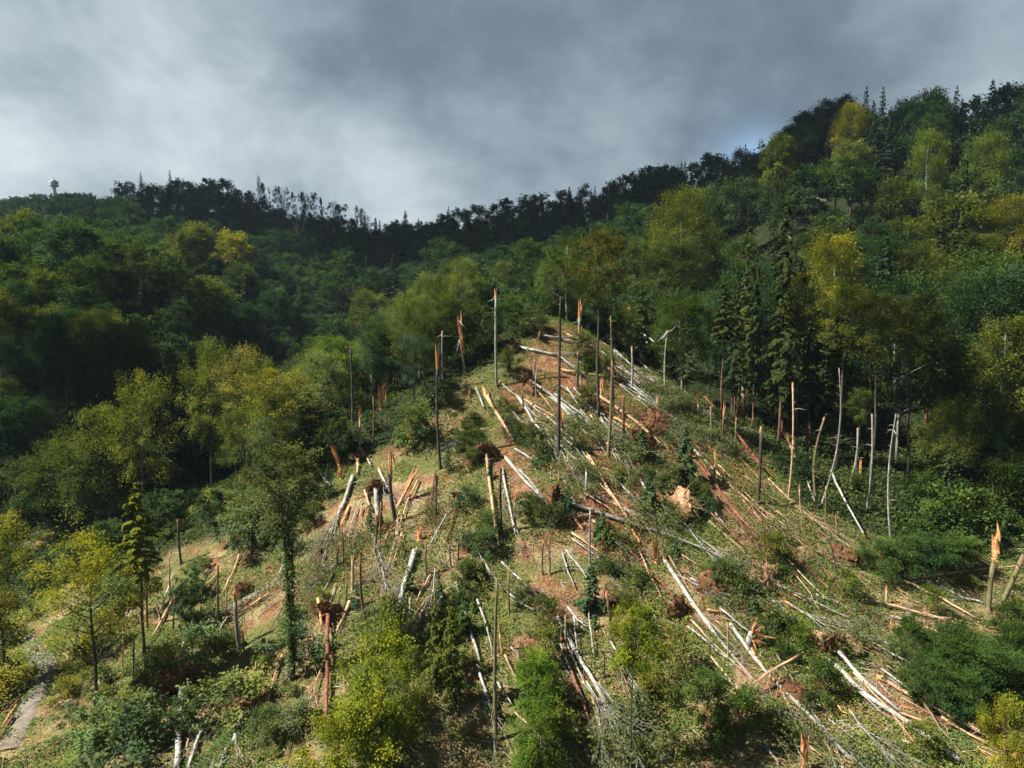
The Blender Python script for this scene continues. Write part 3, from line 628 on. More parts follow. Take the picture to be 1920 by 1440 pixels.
SN = [
 # upper clearing, left to right
 ((860,590),(873,702),7,'d',34,'forked snag with two pale raised limbs and an orange split in its bole, left shoulder',dict(twig=[(.62,-17,48,2.4,'p'),(.9,17,18,2,'p'),(.62,-14,20,2.4,'p')],sect=(.35,.7))),
 ((930,538),(931,726),5.5,'g',20,'tall grey snag with orange broken tip left of the upper clearing',dict(twig=[(.93,-9,16,1.3,'p'),(.9,-16,8,1,'p')])),
 ((1051,556),(1047,853),8,'d',0,'tall thick dark pole in the middle of the upper clearing, its top a thin fork',dict(w2=.45,twig=[(.985,3,6,2,'d'),(.9,-6,8,1.5,'d'),(.62,10,6,1.6,'d')])),
 ((1091,560),(1087,641),5.5,'g',36,'short snag with a large bright orange splintered head at the top of the clearing',dict(sect=(.1,.4),n=9)),
 ((1130,556),(1127,600),5,'d',20,'orange-tipped broken stem right behind the tall brown-crowned tree',{}),
 ((1145,592),(1140,856),7,'m',0,'tall mossy snag with an orange torn ring a third of the way down',dict(w2=.35,sect=(.58,.72),twig=[(.8,5,8,1.2,'g')])),
 ((1178,575),(1176,672),5,'b',8,'brown snag with a second thin pale stem leaning from its top',dict(twig=[(.86,14,72,3,'t')])),
 ((1252,618),(1248,750),4,'g',4,'thin pale pole snapped at the top at the dark right edge of the clearing',dict(twig=[(.97,16,-12,2,'p'),(.97,-12,14,2.6,'p'),(.98,-18,20,1.6,'p')])),
 ((1168,740),(1169,820),5.5,'b',4,'short plain brown stump pole on bare red soil',dict(w2=.9)),
 ((1064,536),(1068,584),3,'p',0,'thin pale stem at the very top of the clearing',{}),
 ((1027,541),(1028,575),4,'t',24,'stubby orange-tipped snag left of the clearing top',dict(twig=[(.6,-11,4,1.5,'p')])),
 ((1019,515),(1019,562),3.5,'g',6,'thin grey snag with a pale cap behind the clearing top',{}),
 ((829,620),(830,742),3.5,'g',2,'thin grey snag directly behind the mossy orange-headed one, left of the clearing',dict(twig=[(.95,-11,6,1.2,'p'),(.9,28,-12,1,'g')])),
 ((822,640),(826,880),5.5,'d',52,'tall dark snag with a long orange split head at the left edge of the clearing',dict(twig=[(.66,-12,20,1.6,'d')],n=5)),
 ((879,727),(879,748),5,'t',14,'small orange stub near the foot of the grey snag',{}),
 ((1126,695),(1127,748),4.5,'t',34,'slim orange snag behind the tall dark tree',{}),
 ((1055,769),(1055,812),6,'b',16,'grey-brown stump with an orange tip beside the tallest dark pole',{}),
 ((1136,398),(1138,470),4,'t',20,'high broken trunk with orange tip standing above the crowns',dict(twig=[(.88,-9,6,1.4,'g'),(.92,10,6,1,'g')])),
 ((1055,456),(1058,485),3,'t',10,'pale broken tip showing above the round-topped tree',{}),
 ((1095,478),(1096,505),3,'t',12,'pale broken tip between the two live trees',{}),
 ((1156,522),(1156,566),4,'t',30,'slim orange splintered stem right of the brown-crowned tree',{}),
 ((1205,516),(1205,538),3.5,'t',12,'tiny pale snag tip right of the leaning pale stem',{}),
 ((1253,499),(1253,522),4,'t',18,'small orange snag tip in the greenery right of the clearing top',{}),
 ((1285,813),(1286,862),4,'t',6,'short pale pole in the greenery at the right edge of the red scar',{}),
 ((1309,733),(1310,792),5,'t',24,'short orange-brown splintered pole by the red trunks',{}),
 ((1233,742),(1232,770),4,'t',10,'small tan stub among the pale fallen branches',{}),
 # right
 ((1486,716),(1478,940),4,'t',12,'long thin tan pole with a frayed pale head in front of the right wood',dict(twig=[(.94,6,8,1.6,'p')])),
 ((1427,798),(1421,946),7,'d',11,'dark brown snag with a pale splintered cap below the tallest spruce',dict(twig=[(.98,7,3,1.8,'t')])),
 ((1573,690),(1541,945),3.6,'g',0,'thin pale bole leaning to the right at the wood edge',dict(w2=.4)),
 ((1546,782),(1534,962),5,'m',5,'mossy brown snag crossing the leaning pale bole',dict(twig=[(.87,-10,3,1.6,'t')])),
 ((1608,800),(1594,908),4.5,'g',4,'grey broken bole in the shade of the right wood',{}),
 ((1635,776),(1626,955),4.8,'g',0,'slim grey bole of the right wood, left of the pale forked one',dict(w2=.6)),
 ((1680,776),(1671,1026),4.4,'g',0,'pale lichen-grey pole forked near its top, in front of the right wood',dict(w2=.5,twig=[(.88,11,18,3,'p')])),
 ((1612,860),(1613,890),4,'w',24,'small orange tip glowing in the dark wood',{}),
 ((1470,808),(1490,856),6,'t',30,'pale splintered stem leaning left at the wood edge',{}),
 ((1868,992),(1866,1052),11,'w',40,'wide shattered orange stump at the right edge of the picture',dict(n=9,w2=1.0)),
 ((1862,1055),(1853,1150),9,'m',0,'thick dark stub trunk under the shattered orange stump',dict(w2=.95)),
 ((1920,1040),(1878,1136),9,'m',0,'mossy trunk leaning out of the picture at the right edge',dict(w2=.9,twig=[(.1,-14,10,2.5,'m')])),
 ((1876,568),(1877,600),5,'w',20,'pale orange snag tip high on the right hillside',{}),
 ((1625,1098),(1626,1134),4.5,'w',24,'small orange stub, left one of a pair beyond the long brown log',{}),
 ((1662,1096),(1661,1134),4.5,'t',10,'small tan stub, right one of a pair beyond the long brown log',{}),
 ((1673,1158),(1672,1186),5,'w',22,'orange splintered stub at the end of the short fallen log',{}),
 ((1553,1010),(1570,1080),3,'d',0,'thin dark bare stem rising by the small root ball on the right',{}),
 # centre and left
 ((734,842),(742,978),8,'d',42,'dark snag with an orange split head and a curling twig, left of the clearing centre',dict(twig=[(.97,9,34,3,'b'),(.65,20,-3,1.2,'p')])),
 ((784,872),(748,948),7,'t',60,'leaning snag torn open in long orange splinters',dict(n=9)),
 ((622,832),(642,888),6,'w',40,'leaning orange splintered pole on the left shoulder of the slope',{}),
 ((634,870),(640,900),5,'w',24,'short orange stub leaning beside the taller splintered pole',{}),
 ((939,870),(941,1010),6.5,'d',14,'straight dark snag with an orange tip between two pale logs',{}),
 ((787,978),(786,1016),9,'w',34,'broad torn orange stump in the middle of the slope',{}),
 ((799,1018),(800,1080),4,'b',0,'thin red-brown stem right below the broad orange stump',{}),
 ((661,1040),(661,1106),6.5,'t',8,'brown stub pole left of a taller brown pole, lower centre-left',{}),
 ((676,1032),(683,1158),6.5,'b',4,'taller brown pole with broken pieces at its side, lower centre-left',dict(twig=[(.25,12,10,3,'t'),(.3,-14,-2,4,'t')])),
 ((440,1098),(448,1218),8.5,'g',28,'grey snag with a flared orange splintered head on the lower left slope',dict(n=10,twig=[(.82,-9,-1,3,'w')])),
 ((409,1058),(409,1154),4.5,'b',2,'thin brown pole behind the orange-headed snag',{}),
 ((378,1134),(378,1182),4,'b',5,'short brown pole on the lower left slope',{}),
 ((345,1088),(346,1138),4,'d',3,'short dark pole below the dark hollow on the left',{}),
 ((231,1160),(230,1256),3.5,'t',20,'thin pale splintered pole left of the long bare trunk',dict(sect=(.3,.55))),
 ((251,1194),(250,1290),4,'b',8,'thin brown broken pole beside the long bare trunk',{}),
 ((276,1040),(276,1180),4.5,'m',0,'slim olive stem standing behind the long bare trunk',{}),
 ((181,965),(182,1012),4.5,'w',22,'small orange snag left of the olive tree bole',{}),
 ((294,872),(294,912),5,'w',30,'bright orange splintered stub in the ravine',dict(twig=[(.8,-7,4,2,'w')])),
 ((296,842),(292,868),5,'w',22,'small orange fragment stub above the bright one in the ravine',{}),
 ((378,815),(378,852),5,'w',26,'orange snag with a side branch under the pale tree by the ravine',dict(twig=[(.9,-22,-10,1.6,'p')])),
 ((381,780),(382,802),4,'w',14,'small orange broken tip under the pale tree by the ravine',{}),
 ((333,972),(340,1060),4.5,'d',6,'dark thin snag among young trees on the left',{}),
 ((657,648),(661,800),5,'d',3,'tall dark snag in the young wood left of the clearing',{}),
 ((694,688),(698,756),5.5,'g',8,'grey snag with a pale orange cap in the young wood',{}),
 ((714,714),(715,770),5.5,'w',50,'bright orange splintered snag in the young wood',{}),
 ((724,706),(724,748),4,'w',26,'smaller orange splintered stem beside the bright one',{}),
 ((786,668),(786,718),3,'g',4,'thin grey stem with a pale tip in the young wood',{}),
 ((932,1085),(930,1388),8.5,'m',0,'long mossy brown dead trunk standing in the lower centre',dict(w2=.55,twig=[(.3,-8,46,3,'t'),(.9,10,8,1.5,'m'),(.7,-9,10,1.5,'m')])),
 ((938,1160),(942,1230),4,'w',30,'thin orange-red splinter pole right of the mossy dead trunk',{}),
 ((1107,953),(1106,1062),4.5,'g',3,'thin grey pole standing in front of the long bent trunk',{}),
 ((1099,878),(1097,938),5,'p',6,'short white pole at the hinge of the snapped orange log',{}),
 ((1232,1000),(1230,1054),10,'w',50,'upright torn orange stump below the bare red scar',dict(twig=[(.15,-9,34,3,'p')],n=9)),
 ((1135,1098),(1148,1184),6.5,'b',22,'pale-topped broken stem leaning left in the lower clearing',{}),
 ((1208,1108),(1206,1152),3.5,'b',2,'short thin brown stem in the lower clearing',{}),
 ((1507,1372),(1508,1450),10,'w',62,'tall torn orange stump at the bottom edge right of centre',dict(n=10)),
 ((1912,1396),(1912,1452),22,'w',30,'thick broken orange stump in the bottom right corner',dict(n=11,w2=1)),
 ((1363,1165),(1365,1235),3,'t',2,'very thin tan stem left of the burst stump',{}),
 ((1695,1345),(1694,1376),3,'t',3,'tiny upright stub beside the long grey log',{}),
 ((1088,1340),(1086,1366),4,'w',16,'small orange stub among branches at the bottom centre',{}),
 ((1034,868),(1034,902),4,'t',6,'small stub standing on the orange log pile',{}),
]
for t_, b_, w_, bk, br, lab, kw in SN: snag(t_, b_, w_, bk, br, lab, **kw)

def more_snags(n, poly, h0, h1, label, group, barks='dbgmt'):
    xs = [p[0] for p in poly]; ys = [p[1] for p in poly]; k = 0
    while k < n:
        x, y = R.uniform(min(xs), max(xs)), R.uniform(min(ys), max(ys))
        if not inpoly([x], [y], poly)[0] or any(abs(x - b_[0]) < 9 and abs(y - b_[1]) < 40 for a_, b_ in SNPX): continue
        h = R.uniform(h0, h1) * (.6 + .4 * (y - 500) / 700); 
        e = snag((x + R.gauss(0, .035) * h, y - h), (x, y), R.uniform(3.2, 5.2), R.choice(barks), R.choice([3, 8, 16, 26]), label, n=5, w2=R.uniform(.45, .75), twig=[(R.uniform(.5, .95), R.uniform(-12, 12), R.uniform(-4, 12), 1.3, 'g')] if R.random() < .6 else ())
        e['group'] = group; k += 1; reg(e, x, y, h)
more_snags(9, [(600, 900), (860, 880), (900, 1100), (640, 1130)], 45, 110, 'thin ragged snag on the left half of the slope', 'thin snags on the left half')
more_snags(8, [(560, 780), (640, 700), (800, 700), (830, 790), (640, 860)], 60, 120, 'thin ragged snag along the left shoulder', 'thin snags along the left shoulder')
more_snags(8, [(950, 900), (1230, 900), (1280, 1300), (950, 1300)], 40, 100, 'thin ragged snag in the lower middle', 'thin snags in the lower middle')
more_snags(6, [(960, 640), (1200, 660), (1280, 770), (960, 820)], 45, 120, 'thin ragged snag in the upper clearing', 'thin snags in the upper clearing', 'dbg')
more_snags(6, [(230, 1090), (560, 1060), (560, 1300), (250, 1330)], 40, 95, 'thin ragged snag on the lower left slope', 'thin snags on the lower left', 'dbt')
more_snags(7, [(1300, 800), (1600, 960), (1620, 1040), (1340, 940)], 60, 130, 'thin ragged snag at the foot of the right wood', 'thin snags at the right wood')
# stump burst open like a fan
b = at(1405, 1212); k = b[1] / F
e = ob('burst_stump', None, loc=tuple(b)); tag(e, 'stump burst open into a fan of long orange splinters, lower right', 'stump')
T = Tubes(); T.tube([(0, 0, -.4), (.05, 0, .6), (.15, -.1, 44 * k * .62)], [.42, .34, .26], 9, wob=.08); T.build('trunk', B_pale, e)
S = Tubes(); c0 = np.array([.12, -.1, 20 * k])
for i in range(46):
    a = R.uniform(-.5, 2.2); dx, dz = math.cos(a - .9), math.sin(a - .9) ; ln = R.uniform(18, 34) * k * (1.25 if abs(a) < .25 else 1)
    if i < 12: dx, dz, ln = R.uniform(-.1, .5), 1.0, R.uniform(20, 46) * k
    S.spike(c0 + NR.normal(0, .06, 3), (dx, R.uniform(-.7, .25), dz), R.uniform(.08, .2), ln, .3)
for a, ln in ((0.0, 50), (-.55, 58), (-1.25, 50)): S.spike(c0, (math.cos(a), -.2, math.sin(a)), .2, ln * k, .4)
S.build('splintered_top', B_wood, e, smooth=False)

# ------------------------------------------------------------------ fallen trunks, root plates, fallen crowns
def root_plate(T, c, axd, rad, seed):
    r = np.random.RandomState(seed); axd = axd / np.linalg.norm(axd)
    a = np.cross(axd, [0, 0, 1.0]); a /= np.linalg.norm(a); b = np.cross(a, axd)
    m = 26; rings = [(0, .22), (.2, .24), (.42, .20), (.62, .17), (.8, .11), (1.0, .0)]
    pts = []
    for side in (1, -1):
        for q, hgt in rings:
            for i in range(m):
                th = 2 * math.pi * i / m; rr = q * rad * (1 + .22 * math.sin(3 * th + seed) + .12 * math.sin(7 * th + seed * 2)) ; z = side * hgt * rad * (1.1 if side < 0 else .9) + r.normal(0, .06) * rad; rr *= 1 + r.normal(0, .07)
                pts.append(c + a * math.cos(th) * rr + b * math.sin(th) * rr + axd * z)
    base = T.n; T.v.append(np.array(pts)); T.n += len(pts); nr_ = len(rings)
    for s in range(2):
        for j in range(nr_ - 1):
            for i in range(m):
                i2 = (i + 1) % m; o_ = base + s * nr_ * m
                f = (o_ + j * m + i, o_ + j * m + i2, o_ + (j + 1) * m + i2, o_ + (j + 1) * m + i); T.f.append(f if s == 0 else f[::-1])
    for i in range(m):
        i2 = (i + 1) % m; T.f.append((base + (nr_ - 1) * m + i, base + (nr_ - 1) * m + i2, base + (2 * nr_ - 1) * m + i2, base + (2 * nr_ - 1) * m + i))
    for i in range(95):
        th = r.uniform(0, 6.28); d = a * math.cos(th) + b * math.sin(th) + axd * r.uniform(-.5, .35)
        p = c + d * rad * r.uniform(.3, .85); l = rad * r.uniform(.35, .8); q = p + d * l * .5 + r.normal(0, .12, 3) * rad
        T.tube([p, q, q + d * l * .5 + r.normal(0, .22, 3) * rad - np.array([0, 0, .12 * rad])], [.05 * rad * r.uniform(.3, 1.3), .025 * rad, .006], 4, cap=False)

def limbs(B, p, d, ln, r0, depth, r):
    """a bare spreading branch with side shoots, kept above the ground"""
    m = p + d * ln * .5 + r.normal(0, .03, 3) * ln; q = p + d * ln + r.normal(0, .05, 3) * ln
    for s in (m, q):
        g_ = float(ground(s[0], s[1])) + .15
        if s[2] < g_: s[2] = g_ + r.uniform(0, .3)
    B.tube([p, m, q], [r0, r0 * .65, r0 * .25 if depth else .012], 4, cap=False)
    tips.append(q)
    if depth:
        for _ in range(r.randint(2, 4)):
            s = r.uniform(.25, .9); o_ = p + (q - p) * s
            d2 = d + r.normal(0, .26, 3) * np.array([1, 1, .5]); d2 /= np.linalg.norm(d2)
            limbs(B, o_, d2, ln * r.uniform(.4, .7), r0 * .5, depth - 1, r)
NLOG = [0]; LOGPX = []
def log(pix, w, bark, label, w2=None, brk=0, root=0, br=0, leaf=0, lift=0, stub=0, name='fallen_tree', cat='fallen tree', col=(.12, .14, .05), spread=.38):
    """pix: pixels along the trunk from butt to tip; w: width in pixels; root: root plate radius in metres; br: number of bare limbs near the tip"""
    global tips
    NLOG[0] += 1; r = np.random.RandomState(NLOG[0])
    if w >= 3.4: LOGPX.extend(zip(pix[:-1], pix[1:]))
    G3 = [at(*p) for p in pix]; k0 = G3[0][1] / F; r0 = w * k0 / 2; r1 = r0 * (w2 if w2 else .6)
    pts = []; 
    for i in range(len(G3) - 1):
        n = max(3, int(np.linalg.norm(G3[i + 1] - G3[i]) / 1.5))
        for s in np.linspace(0, 1, n, endpoint=False): pts.append(G3[i] * (1 - s) + G3[i + 1] * s)
    pts.append(G3[-1]); pts = np.array(pts)
    gz = ground(pts[:, 0], pts[:, 1]); dz = np.percentile(gz - pts[:, 2], 90)
    pts[:, 2] += max(dz, 0) + r0 * .8 + .22 + lift + (root * .45 if root else 0) * np.linspace(1, 0, len(pts)) ** 3
    low = np.maximum(gz - pts[:, 2] - r0 * .2, 0); pts[:, 2] += low * .8
    pts += r.normal(0, .03, pts.shape)
    org = pts[0].copy(); m = len(pts); sq = np.linspace(0, 1, m); rad = r0 + (r1 - r0) * sq
    e = ob(name, None, loc=tuple(org)); tag(e, label, cat)
    T = Tubes(); T.tube(list(pts - org), list(rad), 9, wob=.06)
    if stub:
        for _ in range(stub):
            S = Tubes()
            i = r.randint(1, m - 1); d = pts[i] - pts[i - 1]; d /= np.linalg.norm(d); d2 = d * .6 + r.normal(0, .7, 3); d2[2] = abs(d2[2]); d2 /= np.linalg.norm(d2)
            S.tube([pts[i] - org, pts[i] - org + d2 * r.uniform(.4, 1.3)], [rad[i] * .3, .015], 4)
            S.build('branch_stub', BK[bark], e)
    T.build('trunk', BK[bark], e)
    if brk:
        S = Tubes(); d = pts[0] - pts[1]; d /= np.linalg.norm(d)
        for i in range(7): S.spike(-d * r0 + r.normal(0, .3, 3) * r0, d + r.normal(0, .12, 3), r0 * 1.3, brk * k0 * r.uniform(.4, 1.0) + r0)
        S.build('splintered_end', B_wood, e, smooth=False)
    if root:
        T = Tubes(); d = pts[0] - pts[1]; root_plate(T, -d / np.linalg.norm(d) * -.1, d, root, NLOG[0] + 3); T.build('root_plate', B_root, e)
    if br:
        B = Tubes(); tips = []
        for j in range(br):
            s = 1 - .55 * (j / max(1, br - 1)) if br > 1 else 1; i = min(int(s * (m - 1)), m - 2); d = pts[i + 1] - pts[i]; d /= np.linalg.norm(d)
            sd = np.cross(d, [0, 0, 1.0]); d2 = d + sd * (1 if j % 2 else -1) * r.uniform(.1, spread) + np.array([0, 0, r.uniform(0, .18)]); d2 /= np.linalg.norm(d2)
            limbs(B, pts[i].copy(), d2, r.uniform(2.6, 6.0), max(rad[i] * .45, .045), 2, r)
        for v_ in B.v: v_ -= org
        B.build('branches', B_twig if bark in 'pg' else BK[bark], e)
        if leaf:
            tp = np.array(tips) - org; n = int(leaf * 3.4); k = r.randint(0, len(tp), n)
            cen = tp[k] + r.normal(0, .55, (n, 3)) * np.array([1, 1, .4])
            V, Fc, v = leaves(cen, r.normal(0, 1, (n, 3)), np.array([0, 0, 1.]) + r.normal(0, .6, (n, 3)), .2 * r.uniform(.6, 1.3, n), np.clip(r.normal(.45, .2, n), 0, 1))
            o = ob('withered_leaves', mesh_from('withered_leaves', V, Fc, M_leaf, attr=v), e); o.color = (*col, 1)
    return e

LG = [
 ([(970,656),(1045,672),(1085,700)],6,'p','curved pale trunk leading right from the root ball in the upper clearing',dict(br=9,leaf=500,w2=.5)),
 ([(1013,638),(1050,640),(1085,650)],5,'p','pale log with a small root ball, uppermost on the left of the clearing',dict(root=1.0,br=4,leaf=300)),
 ([(1103,612),(1140,640),(1175,664)],4,'p','pale trunk running down right from the clearing top',dict(br=6,leaf=300)),
 ([(1128,618),(1143,637),(1160,655)],3.2,'p','short curved pale branch just right of the tall brown-crowned tree',dict(br=3)),
 ([(1062,634),(1110,655),(1160,690)],3.5,'t','thin pinkish trunk crossing behind the small dark bush',dict(br=7,leaf=500)),
 ([(1055,699),(1110,708),(1160,715),(1225,738)],5,'t','long stripped trunk with an orange butt lying level across the clearing',dict(brk=10,br=9,leaf=700,w2=.45)),
 ([(988,722),(1040,755),(1100,800),(1165,850)],5.5,'p','long straight silver trunk from the dark root hole, slanting to the lower right',dict(root=1.1,br=10,leaf=600,w2=.5)),
 ([(1033,750),(1060,778),(1092,810)],6.5,'p','thick pale trunk with torn end crossing behind the tallest dark pole',dict(brk=22,br=5,leaf=400)),
 ([(1040,745),(1090,785),(1130,815)],4.5,'p','silver trunk running parallel behind the thick torn one',dict(br=9,leaf=400)),
 ([(1123,750),(1150,768),(1190,796),(1243,842)],6.5,'t','brown trunk with an orange butt sliding down to the torn-up roots',dict(brk=14)),
 ([(1146,786),(1168,798),(1186,812)],6,'w','short bright orange split log on red soil',dict(brk=8)),
 ([(913,752),(935,790),(963,834)],7.5,'t','thick pinkish log with a long split end, left side of the upper clearing',dict(brk=34)),
 ([(972,752),(1000,795),(1045,858)],5.5,'p','bright silver trunk broken at an orange joint, left of the tallest pole',dict(brk=14,br=9,leaf=300,w2=.45)),
 ([(938,722),(953,735),(966,748)],4,'p','short pale length above the orange joint',dict(brk=6)),
 ([(980,753),(1010,770),(1046,792)],3.5,'t','thin brownish log between two silver trunks',dict()),
 ([(965,848),(985,860),(1006,873)],4,'p','thin pale log below the orange debris',dict()),
 ([(892,734),(900,750),(908,770)],5,'p','short pale log with an orange end on the left shoulder',dict(brk=6)),
 ([(1150,664),(1200,700),(1262,738)],3.6,'p','upper pale trunk of the bundle of parallel fallen beeches',dict(br=12,leaf=500,spread=.3)),
 ([(1150,690),(1210,715),(1280,750)],3.6,'p','middle pale trunk of the bundle of parallel fallen beeches',dict(br=12,leaf=500,spread=.3)),
 ([(1170,700),(1215,725),(1262,756)],3.2,'p','lower pale trunk of the bundle of parallel fallen beeches',dict(br=12,leaf=400,spread=.3)),
 ([(1205,634),(1250,668),(1300,705)],3.2,'p','slender pale trunk over the dark right edge of the upper clearing',dict(br=8,spread=.3,lift=.6)),
 ([(1212,650),(1235,670),(1262,695)],3,'p','slender pale trunk just below its longer twin on the dark edge',dict(br=6,spread=.3,lift=.4)),
 ([(1240,604),(1258,615),(1278,632)],3,'p','short pale branch caught high on the dark edge',dict(lift=1)),
 ([(1195,748),(1240,775),(1300,815)],3,'p','thin pale trunk right of the bare patch, running down to the right',dict(br=7,leaf=300)),
 ([(1160,672),(1145,650),(1130,630)],2.6,'p','thin curved pale bough left of the bundle of fallen beeches',dict()),
 ([(1041,586),(1015,596),(992,606)],3,'p','pale bough pointing down left beside the clearing top',dict(br=3)),
 ([(912,808),(885,822),(860,834)],2.6,'p','thin pale bough lying up-left of the dark root hole',dict(br=5)),
 ([(948,867),(985,912),(1027,957)],6.5,'p','pale double trunk reaching the orange root mound from above left',dict(brk=10)),
 ([(975,889),(998,915),(1022,945)],4.5,'p','second thinner trunk lying along the pale double one',dict(brk=6)),
 ([(1040,957),(1095,966),(1175,988),(1240,1010)],7.5,'g','long grey trunk running right from the orange root mound',dict(root=1.6,w2=.75)),
 ([(1240,1010),(1310,1034),(1395,1072)],5.5,'g','thinner continuation of the long grey trunk towards the right',dict(br=6,leaf=300)),
 ([(1105,874),(1140,932),(1177,990)],6.5,'t','snapped log with a bright orange upper end meeting the long grey trunk',dict(brk=14,lift=.5)),
 ([(1057,905),(1070,935),(1085,960)],3.5,'p','thin pale log above the long grey trunk',dict()),
 ([(1140,1002),(1200,1062),(1280,1144)],6,'r','straight reddish trunk slanting to the lower right through the middle',dict(root=0)),
 ([(1247,1060),(1290,1125),(1348,1208)],8,'p','thick pale trunk right of the straight reddish one',dict(brk=12,w2=.8)),
 ([(1348,1208),(1400,1270),(1478,1368)],5.5,'g','grey-brown trunk continuing below the thick pale one',dict(br=8,leaf=300)),
 ([(1387,1258),(1425,1305),(1470,1358)],4.5,'r','thin red trunk lying along the grey-brown one',dict()),
 ([(1044,1168),(1090,1250),(1140,1335),(1175,1392)],8.5,'p','thickest pale trunk of the lower centre, slanting down from an orange break',dict(brk=20,br=8,leaf=200,w2=.6)),
 ([(1047,1192),(1072,1270),(1106,1366)],6,'r','dark red trunk left of the thickest pale one',dict(w2=.6)),
 ([(1022,1262),(1050,1320),(1080,1375),(1105,1440)],8,'m','pale mossy trunk left of the dark red one, cut by the bottom edge',dict(w2=.7)),
 ([(1165,1260),(1180,1310),(1200,1390)],4,'r','thin red stem behind the drooping yellow-green tree',dict()),
 ([(1290,1183),(1325,1212),(1366,1248)],5,'p','short pale log with a greenish end in the lower centre-right',dict(brk=5)),
 ([(1369,1180),(1405,1230),(1446,1282)],7,'p','pale log just left of the orange splintered length',dict(w2=.8)),
 ([(1412,1232),(1432,1262),(1452,1290)],6,'w','orange splintered length beside the burst stump',dict(brk=10)),
 ([(1453,1290),(1520,1355),(1600,1440)],7.5,'g','long grey trunk running to the bottom edge from the orange length',dict(w2=.9)),
 ([(1465,1310),(1490,1345),(1510,1378)],5,'t','brownish log just left of the long grey trunk at the bottom',dict(brk=6)),
 ([(1498,1257),(1445,1290),(1392,1328)],6,'t','trunk lying crosswise over the others with a forked pale tip',dict(lift=.9,br=5,w2=.7)),
 ([(1562,1232),(1620,1290),(1690,1345)],7.5,'p','grey-white trunk pulled from the shaggy root ball, upper of two',dict(root=1.3,w2=.7)),
 ([(1555,1250),(1620,1310),(1700,1365),(1800,1436)],8.5,'p','thick grey-white trunk, lower of two running to the bottom right',dict(w2=.9)),
 ([(1650,1278),(1710,1318),(1770,1350),(1885,1410)],8.5,'t','light brown trunk running to the lower right corner',dict(brk=8,w2=.8)),
 ([(1765,1352),(1805,1378),(1852,1405)],5.5,'t','thin brown log tucked under the light brown trunk',dict()),
 ([(1690,1345),(1725,1362),(1755,1388)],5,'t','short brown broken length at the end of the upper grey-white trunk',dict(brk=7)),
 ([(1610,1063),(1690,1095),(1760,1128),(1835,1168)],5.5,'t','long straight trunk on the right slope, farthest of three',dict(w2=.6,root=.9)),
 ([(1622,1130),(1680,1145),(1745,1162),(1812,1184)],6,'t','long brown mossy log on the right slope, middle of three',dict(br=4,w2=.6)),
 ([(1674,1162),(1720,1176),(1770,1200)],5,'t','short brown log on the right slope, nearest of three',dict(brk=4)),
 ([(1920,1070),(1820,1078),(1720,1092)],3.5,'t','thin straight stem lying level at the right edge',dict()),
 ([(1850,1138),(1815,1128),(1785,1120)],3.5,'p','thin pale stem behind the thick dark stub',dict(br=3)),
 ([(1450,1102),(1480,1115),(1513,1136)],5.5,'w','orange-brown broken bough leaving the pale root ball',dict(brk=8)),
 ([(1330,987),(1385,1035),(1440,1092)],7,'m','dark mossy trunk slanting to the pale root ball on the right',dict(root=0)),
 ([(1297,862),(1340,915),(1375,962),(1440,1040)],5.5,'r','long thin red trunk down the shaded right flank',dict(w2=.6,br=5)),
 ([(1355,836),(1395,875),(1440,925)],5.5,'r','reddish trunk in deep shade, upper of the right flank',dict(w2=.7)),
 ([(1318,752),(1370,815),(1430,895)],4.5,'r','long dark red trunk reaching up to the pale fallen crowns',dict(w2=.7)),
 ([(1366,800),(1400,850),(1450,905)],4,'r','thin dark red trunk near the dark brown snag',dict()),
 ([(1300,848),(1315,862),(1332,878)],4.5,'p','short silver log in the greenery beside the red scar',dict()),
 ([(1334,960),(1350,980),(1366,1002)],4.5,'p','short white log in the greenery right of the big root ball',dict(brk=4)),
 ([(1557,900),(1580,950),(1618,1022)],4.5,'p','thin white trunk leaning across the ferns before the right wood',dict(lift=.8,w2=.5)),
 ([(1512,905),(1520,925),(1530,950)],3.5,'p','short white piece at the foot of the leaning pale bole',dict()),
 ([(1295,1090),(1325,1108),(1345,1125)],4,'p','thin pale branch above the brown root ball in the lower middle',dict()),
 ([(1360,1120),(1395,1145),(1420,1170)],6.5,'b','brown log left above the burst stump',dict()),
 ([(1325,1153),(1345,1154),(1366,1153)],4.5,'w','short orange piece lying level left of the burst stump',dict()),
 ([(1440,905),(1490,955),(1560,1010)],3.4,'t','thin tan trunk on the shaded right flank above the white one',dict(br=5)),
 ([(1450,1000),(1530,1040),(1600,1085)],3.4,'t','thin tan stem over the brush of the right slope',dict(br=4)),
 ([(1400,960),(1425,990),(1455,1030)],3.4,'r','short red stem in brush on the right flank',dict()),
 ([(940,1062),(985,1105),(1030,1148)],4.2,'p','pale tapering trunk whose branches end at the orange break',dict(br=9,w2=.4)),
 ([(855,1100),(872,1160),(900,1248)],5,'p','pale mossy trunk slanting down left of the mossy dead trunk',dict(w2=1.0)),
 ([(895,1256),(912,1310),(932,1378)],6,'p','pale trunk with an orange upper end beside the mossy dead trunk',dict(brk=5,br=4,w2=.6)),
 ([(880,890),(868,875),(860,868)],3,'t','small tan piece lying in the green brush',dict()),
 ([(778,1045),(762,1100),(745,1155)],11,'p','thick pale log standing out of the brush in the lower centre-left',dict(brk=6,w2=.85)),
 ([(858,942),(850,975),(838,1020)],5.5,'b','brown log with a dark root end in the middle of the slope',dict(root=.6)),
 ([(912,868),(922,950),(934,1035)],6,'t','pinkish trunk running down from the dark overturned root plate',dict(root=1.3,w2=.8)),
 ([(942,884),(952,940),(966,1010)],5,'p','pale trunk right of the straight dark snag',dict(w2=.7,br=2)),
 ([(704,930),(706,965),(713,1002)],8,'p','short pale trunk under a small rusty root plate',dict(root=1.1,w2=.8)),
